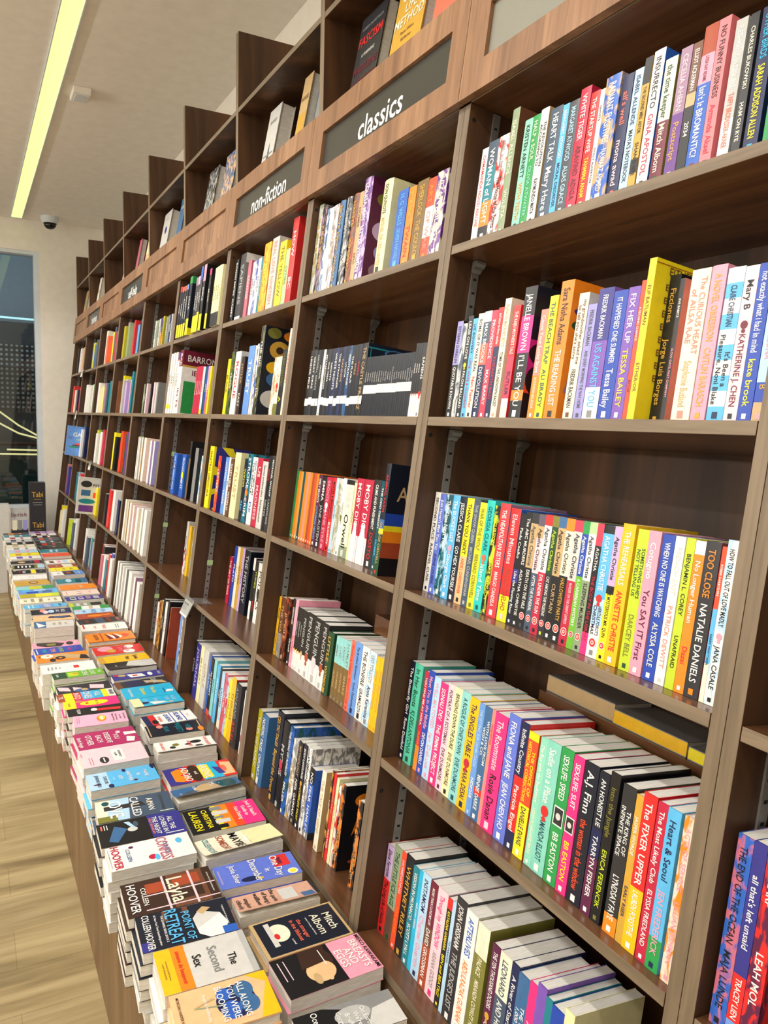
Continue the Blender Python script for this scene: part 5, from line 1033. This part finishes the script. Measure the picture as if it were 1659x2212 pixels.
for i, (c, d, l) in enumerate(FARB): pile('B', -5.27-.14*i, -.125, .122, .195, .02+FL, random.uniform(-2,2), l+', far end of the back row', c, f'r .15 .2 .85 .4 {d};r .2 .6 .8 .7 {d}')
# ---------------------------------------------------------------- books standing in the display units over the headers
def display_book(xc, w_, h, t, bg, pic, label, lean=-11, y=.257, z=1.8856):
    root = thing('display_book', label, 'book', (xc,y,z+FL), (math.radians(lean),0,0), 'books in the display units above the headers')
    hw = w_/2; c = ink(bg); mb = MB()
    mb.box(-hw,hw,0,.0025,0,h,c); mb.box(-hw,hw,t-.0025,t,0,h,c); mb.box(-hw,-hw+.0025,.0025,t-.0025,0,h,c); mb.build('cover', root)
    mb = MB(); mb.box(-hw+.003,hw-.003,.0026,t-.0026,.003,h-.003,M_PAGEF); mb.build('page_block', root)
    ap, at = MB(), MB(); draw(ap, at, pic, (-hw,0,0), (w_,0,0), (0,0,h), (0,-1,0))
    if ap.f: ap.build('cover_print', root)
    if at.f: at.build('title_lettering', root)
for a in [
 (-0.617,0.15,0.25,.032,'charcoal','t .5 .72 .13 .9 red FASCISM;t .5 .55 .05 .5 pale_grey A WARNING;t .5 .4 .1 .9 maroon MADELEINE;t .5 .25 .1 .9 maroon ALBRIGHT;t .5 .86 .04 .8 grey NUMBER ONE BESTSELLER','charcoal hardcover with red capitals standing above the classics sign'),
 (-0.394,0.15,0.25,.03,'gold','t .5 .9 .1 .5 cream THE;t .5 .78 .12 .8 cream GOOD;t .5 .65 .12 .6 cream LIFE;t .5 .52 .12 .95 cream METHOD;t .5 .4 .04 .8 brown Reese Wilson;t .5 .33 .04 .8 brown Bill Barnes','mustard gold book with cream capitals above the classics sign'),
 (-0.19,0.15,0.25,.03,'coral','t .5 .4 .08 .8 indigo Bonnie;t .5 .7 .12 .8 white LESSONS','orange coral book with violet script above the classics sign'),
 (-1.362,0.115,0.245,.05,'pale_grey','p slate .3,.1 .7,.1 .5,.5;r .1 .3 .9 .33 grey;t .5 .8 .06 .8 grey ISLANDS','pale grey book with a dark sketch above the non-fiction sign'),
 (-1.065,0.07,0.245,.045,'tan','r .1 .1 .9 .5 gold;t .5 .7 .07 .8 brown HOUSE','tan gold book above the non-fiction sign'),
 (-0.9,0.1,0.245,.03,'slate','r .1 .1 .9 .6 grey;t .5 .8 .07 .8 silver NIGHT','slate grey book beside the divider above the non-fiction sign'),
 (-2.115,0.145,0.235,.05,'charcoal#silver','t .5 .8 .07 .8 white CITY','dark photo book with pale page edge above the header past non-fiction'),
 (-1.855,0.16,0.235,.03,'steel_blue#peach','t .5 .8 .07 .8 white SHORE','blue and peach picture book above the header past non-fiction'),
 (-2.99,0.17,0.245,.045,'pale_grey','c .5 .6 .15 .08 indigo;t .5 .85 .05 .8 grey HOPE','pale book with a small indigo mark above the header beside self-help'),
 (-2.65,0.1,0.24,.03,'steel_blue','t .5 .8 .07 .8 white DEEP','steel blue book above the header beside self-help'),
 (-3.72,0.075,0.24,.03,'rose','r .1 .1 .9 .2 pale_pink','dull rose book standing above the self-help sign'),
 (-3.4,0.12,0.24,.03,'pale_yellow','r .1 .1 .9 .4 peach','pale yellow book beside the divider above the self-help sign'),
 (-4.15,0.12,0.24,.04,'pale_grey','r .1 .5 .9 .6 tan','pale grey book above the header between self-help and business'),
 (-5.33,0.1,0.245,.04,'cream','r .1 .5 .9 .6 tan','cream book leaning above the business sign'),
 (-6.1,0.16,0.245,.06,'tan','r .1 .5 .9 .6 sage','tan book with thick pages above the last plain header'),
]: display_book(*a)

# ---------------------------------------------------------------- books lying flat on the risers behind the front rows
def riser(bay, sh, x0, x1, hgt, label):
    xL = -(bay-1)*PITCH
    t = thing('back_riser', label, 'riser', tr(xL,.0,ZS[sh]+.0002), (TILT,0,0))
    b = MB(); b.box(x0,x1,.178,.19,0,hgt,M_SHELF); b.box(x0,x1,.19,.284,hgt-.012,hgt,M_SHELF); b.build('riser_board', t)
    return xL, hgt
def lying(bay, sh, x, y, z, lx, ly, t, col, edge, label):
    xL = -(bay-1)*PITCH
    r = thing('lying_book', label, 'book', tr(xL+x,y,ZS[sh]+z+.0005), (TILT,0,0), 'spare books lying on the risers')
    b = MB(); b.box(0,lx,0,ly,0,.0015,ink(col)); b.box(0,lx,0,ly,t-.0015,t,ink(col)); b.box(0,lx,0,.0015,.0015,t-.0015,ink(edge)); b.build('cover', r)
    b = MB(); b.box(.002,lx-.001,.002,ly-.002,.0016,t-.0016,M_PAGEF); b.build('page_block', r)
    return r
riser(1,'D',.24,.735,.215,'wooden riser behind the fourth row under the blank grey sign')
lying(1,'D',.245,.19,.215,.17,.09,.03,'grey','tan','grey book with a tan edge on the riser, fourth row, blank sign case')
lying(1,'D',.42,.185,.215,.15,.095,.024,'grey','golden_yellow','grey book with an amber edge on the riser, fourth row, blank sign case')
lying(1,'D',.575,.183,.215,.155,.097,.02,'grey','yellow','grey book with a bright yellow edge, end of the fourth row riser')
riser(2,'D',.36,.735,.205,'wooden riser behind the black novels in the classics case')
o = lying(2,'D',.40,.20,.205,.13,.08,.02,'red','black','red book on the riser in the fourth row of the classics case')
o = lying(2,'D',.545,.19,.205,.17,.09,.04,'midnight','charcoal','thick midnight black book on the riser, fourth classics row')
b = MB(); write(b,'ARLINGTON',(.085,-.0006,.02),(1,0,0),(0,0,1),.016,.15,ink('white')); b.build('title_lettering', o)
riser(3,'E',.30,.735,.20,'wooden riser behind the lowest row of the non-fiction case')
lying(3,'E',.52,.19,.20,.15,.09,.02,'pale_grey','silver','pale grey book on the riser in the lowest non-fiction row')

# ---------------------------------------------------------------- big books whose front covers show, in the far bays
def cover_out(x, y, sh, w_, d, h, bg, pic, label):
    r = thing('paperback_book', label, 'book', tr(x,y,ZS[sh]+.0006), (TILT,0,0), 'far books showing their front covers')
    b = MB(); b.box(0,w_,0,.001,0,h,ink(bg)); b.box(0,.001,.001,d,0,h,ink(bg)); b.box(w_-.001,w_,.001,d,0,h,ink(bg)); b.build('cover', r)
    b = MB(); b.box(.0012,w_-.0012,.0012,d-.001,.001,h-.001,M_PAGE); b.build('page_block', r)
    ap, at = MB(), MB(); draw(ap, at, pic, (w_,0,0), (0,d,0), (0,0,h), (1,0,0))
    ap.build('cover_print', r)
    if at.f: at.build('title_lettering', r)
cover_out(-5.33,-.085,'C',.03,.19,.235,'cornflower','t .12 .6 .06 .3 violet THE;t .55 .72 .17 .9 white GAME;t .55 .55 .08 .8 pale_green INNOV;r .35 .38 .75 .43 red_orange;r .25 .33 .7 .37 maroon;r .15 .27 .5 .32 green;r .4 .27 .8 .31 teal','blue book with white capitals on its front cover, third row past the business sign')
cover_out(-4.30,-.09,'D',.03,.18,.25,'pale_grey','c .28 .82 .2 .09 charcoal;t .75 .8 .1 .5 black PSYCH;r .12 .5 .45 .66 steel_blue;r .55 .45 1 .6 red_orange;c .35 .35 .3 .07 teal;r .08 .06 .6 .24 purple;c .85 .16 .2 .1 rose','white book with coloured speech panels on its front cover, fourth row')

# ---------------------------------------------------------------- magazines in the case beside self-help
def magazine(bay, sh, x, w_, h, d, col, label, y=.03, twist=0, code=False):
    xL = -(bay-1)*PITCH
    r = thing('magazine', label, 'magazine', tr(xL+x,y,ZS[sh]+.0006), (TILT,0,twist), f'magazines on the {ROWN[sh]} shelf of the magazine case')
    b = MB()
    n = 6
    for k in range(n):
        y0, y1 = d*k/n, d*(k+1)/n; o0, o1 = .004*math.sin(2.6*k/n), .004*math.sin(2.6*(k+1)/n)
        for xx, c in ((0,1),(w_,0)):
            q = [(xx+o0,y0,0),(xx+o1,y1,0),(xx+o1,y1,h),(xx+o0,y0,h)]; b.face(q[::-1] if c else q, ink(col))
        b.face([(o0,y0,h),(w_+o0,y0,h),(w_+o1,y1,h),(o1,y1,h)], M_PAGE)
    b.face([(0,0,0),(w_,0,0),(w_,0,h),(0,0,h)], M_PAGE); b.face([(w_+o1,d,0),(o1,d,0),(o1,d,h),(w_+o1,d,h)], M_PAGE)
    b.build('paper_body', r)
    if code:
        b = MB()
        for k in range(9): b.box(w_+.0045,w_+.005,.03+.004*k,.031+.004*k+.0012*(k%3),.03,.075,M_DARK)
        b.build('bar_code', r)
for i, (x, w_, h, c, tw, cd) in enumerate([(.14,.012,.225,'cream',.05,0),(.17,.03,.22,'pale_grey',-.04,0),(.24,.02,.225,'tan',.02,0),(.30,.05,.225,'pale_peach',0,1),(.45,.03,.215,'lilac',.05,0),(.53,.035,.215,'lavender',-.03,0)]):
    magazine(5,'C',x,w_,h,.19,c,f'{c.replace("_"," ")} magazine with soft pages, {ordinal(i)} along the third row of the magazine case',.02,tw,cd)
for i, (x, w_, h, c, tw, cd) in enumerate([(.03,.05,.225,'cream',-.06,1),(.12,.012,.22,'tan',.03,0),(.17,.03,.22,'pale_peach',.06,1),(.26,.03,.215,'pale_pink',.02,0),(.36,.05,.215,'cream',-.02,1),(.48,.03,.225,'pale_grey',.06,0),(.55,.06,.225,'white',.0,0)]):
    magazine(5,'D',x,w_,h,.20,c,f'{c.replace("_"," ")} magazine with bent pages, {ordinal(i)} along the fourth row of the magazine case',.01,tw,cd)
for i, (x, w_, h, c, tw, cd) in enumerate([(.02,.03,.25,'silver',.02,0),(.09,.035,.25,'pale_grey',.05,0),(.18,.03,.25,'white',-.03,0),(.26,.03,.25,'grey',.03,0),(.35,.08,.255,'white',0,0),(.49,.035,.25,'mauve',.02,0),(.57,.07,.24,'pale_grey',-.02,0)]):
    magazine(5,'E',x,w_,h,.21,c,f'tall {c.replace("_"," ")} bundle of papers, {ordinal(i)} along the lowest row of the magazine case',.01,tw,cd)

# ---------------------------------------------------------------- small tag holders, clipped to shelf edges
def tag_holder(X, sh, w_, h, label, lean=.35):
    z = ZS[sh]
    r = thing('shelf_tag_holder', label, 'tag holder', tr(X,-.012,z+.0006), (TILT,0,0), 'clear tag holders on the shelf edges')
    m, N, L, bs = new_mat('clear_plastic'); bs.inputs['Base Color'].default_value = (.95,.97,.97,1); bs.inputs['Roughness'].default_value = .08; bs.inputs['Transmission Weight'].default_value = .9; bs.inputs['IOR'].default_value = 1.45
    b = MB(); b.box(0,w_,.0125,.07,0,.0015,m); b.build('holder_tongue', r)
    b = MB(); b.sweep([(.0,.0),(.0,.012),(-.002,.012),(-.002-lean*h,-h),(-lean*h,-h)],0,w_,'x',m); b.build('clear_holder', r)
    b = MB(); b.face([(.002,-.0025-lean*h*.97,-h*.97),(w_-.002,-.0025-lean*h*.97,-h*.97),(w_-.002,-.0025-lean*.02*h,-.002),(.002,-.0025-lean*.02*h,-.002)], ink('white'))
    for k in range(4): b.face([(.006,-.003-lean*h*(.2+.12*k+.06),-h*(.2+.12*k+.06)),(w_*(.55 if k else .7),-.003-lean*h*(.2+.12*k+.06),-h*(.2+.12*k+.06)),(w_*(.55 if k else .7),-.003-lean*h*(.2+.12*k),-h*(.2+.12*k)),(.006,-.003-lean*h*(.2+.12*k),-h*(.2+.12*k))], ink('dark grey' if not k else 'pale_grey'))
    b.build('paper_tag', r)['label'] = 'white paper tag with grey lines'
tag_holder(-1.545,'D',.10,.058,'clear holder with a white tag on the fourth shelf under non-fiction')
tag_holder(-5.45,'A',.10,.055,'clear holder with a white tag on the top shelf by the business sign',.1)
tag_holder(-5.52,'B',.07,.06,'clear holder with a white tag on the second shelf near the wall',.1)
tag_holder(-4.45,'C',.10,.055,'clear holder with a white tag on the third shelf before business',.1)
def sticker(bay, z, label):
    xL = -(bay-1)*PITCH
    r = thing('shelf_label', label, 'label', tr(xL+.0036,.052,z), (TILT,0,0), 'pale green stickers on the steel strips')
    b = MB(); b.box(0,.0006,0,.022,0,.02,ink('pale_green')); b.build('paper_label', r)
for bay, z, l in [(3,.50,'pale green sticker on the steel strip in the fourth non-fiction bay'),(4,.88,'pale green sticker on the strip above two blue books'),(4,.545,'pale green sticker on the strip of the nearly empty shelf past non-fiction'),(4,.205,'pale green sticker low on the strip beside the white spined books'),(5,.93,'pale green sticker on the strip above the third row magazines')]: sticker(bay, z, l)

# ---------------------------------------------------------------- display stand and boards at the far end of the table
t = thing('display_box', 'tall black display box with gold lettering at the far end of the table', 'display box', (-6.16,-.145,TOP))
b = MB(); b.box(-.06,.06,-.065,.065,0,.565,ink('charcoal')); b.build('box_body', t, .002)
b = MB()
for z in (.46,.19): write(b,'Tabi',(.0606,0,z),(0,1,0),(0,0,1),.045,.09,ink('gold')); b.box(.0603,.0606,-.03,.03,z-.045,z-.042,ink('gold')); b.box(.0603,.0606,-.04,.04,z-.075,z-.07,ink('grey')); b.box(.0603,.0606,-.035,.035,z-.095,z-.09,ink('grey'))
b.build('gold_lettering', t)
t = thing('display_card', 'grey card with three small book pictures beside the black display box', 'card', (-6.14,-.29,TOP), (0,-.12,0))
b = MB(); b.box(-.004,.004,-.068,.068,0,.34,ink('silver')); b.build('card_board', t)
b = MB(); draw(b, b, 'r 0 0 1 .45 charcoal;r .08 .42 .34 .68 cream;r .4 .42 .64 .68 grey;r .7 .42 .94 .68 lavender;t .5 .82 .12 .9 maroon Edge of the Air', (.004,-.068,0), (0,.136,0), (0,0,.34), (1,0,0)); b.build('card_picture', t)
t = thing('white_box', 'plain white box standing by the window at the table end', 'box', (-6.2,-.40,0))
b = MB(); b.box(-.09,.06,-.12,.03,0,.78,ink('pale_grey')); b.build('box_body', t, .002)

# ---------------------------------------------------------------- the many small books of the far bays, beyond the first five cases
far = MB()
FARROWS = {6:{'A':'mauve olive_yellow sage pale_grey pale_pink red sky_blue sky_blue navy pale_blue','B':'brown yellow orange pale_grey silver lilac royal_blue pink crimson pale_yellow teal','C':'orange yellow black charcoal red_orange olive dark_green white purple','D':'maroon black white red cream white navy navy','E':'red black rose white teal red royal_blue white'},
 7:{'A':'dark_teal blue cream coral golden_yellow yellow green slate crimson','B':'white yellow black mauve tan dark_teal teal white','C':'lime white olive navy white crimson white','D':'purple sky_blue orange purple yellow','E':'white pale_grey slate silver teal lilac'},
 8:{'A':'blue lime_yellow steel_blue slate charcoal charcoal','B':'violet white pale_grey white green','C':'maroon white navy','D':'teal white cornflower gold red tan','E':'lime white slate white'},
 9:{'A':'black white white red cream tan gold','B':'red cream tan navy red','C':'charcoal white navy cream tan white pale_grey','D':'navy red_orange indigo indigo pink','E':'yellow pale_yellow lilac crimson white'}}
for bay, rows in FARROWS.items():
    for sh, cs in rows.items():
        cs = cs.split(); n = len(cs); x = .06; z0 = ZS[sh]+.0006; avail = .66/n
        for i, c in enumerate(cs):
            w_ = min(.085, avail*random.uniform(.7,.98)); h = random.uniform(.185,.245); xL = -(bay-1)*PITCH+x; y0 = random.uniform(.01,.05)
            mt = ink(c)
            q = lambda X,Y,Z: tr(xL+X,Y,z0+Z)
            for pts, m_ in (([(0,y0,0),(w_,y0,0),(w_,y0,h),(0,y0,h)],mt),([(w_,y0,0),(w_,.17,0),(w_,.17,h),(w_,y0,h)],mt),([(0,.17,0),(0,y0,0),(0,y0,h),(0,.17,h)],mt),([(0,y0,h-.001),(w_,y0,h-.001),(w_,.17,h-.001),(0,.17,h-.001)],M_PAGE),([(w_,.17,0),(0,.17,0),(0,.17,h),(w_,.17,h)],M_PAGE)):
                far.face([q(*p) for p in pts], m_)
            x += w_+.002
            if x > .68: break
o = far.build('distant_books'); tag(o, 'rows of small coloured books in the far bookcases towards the window wall', 'books'); o['kind'] = 'stuff'

# a book standing behind the third row at the end of the blank sign case
r = thing('paperback_book', 'yellow green picture book standing behind the white book ending the third blank sign shelf', 'book', tr(.655,.19,ZS['C']+.0006), (TILT,0,0))
b = MB(); b.box(0,.08,0,.001,0,.235,ink('olive#golden_yellow')); b.box(0,.08,.021,.022,0,.235,ink('charcoal')); b.box(0,.001,.001,.021,0,.235,ink('charcoal')); b.build('cover', r)
b = MB(); b.box(.0012,.079,.0012,.0208,.001,.234,M_PAGE); b.build('page_block', r)
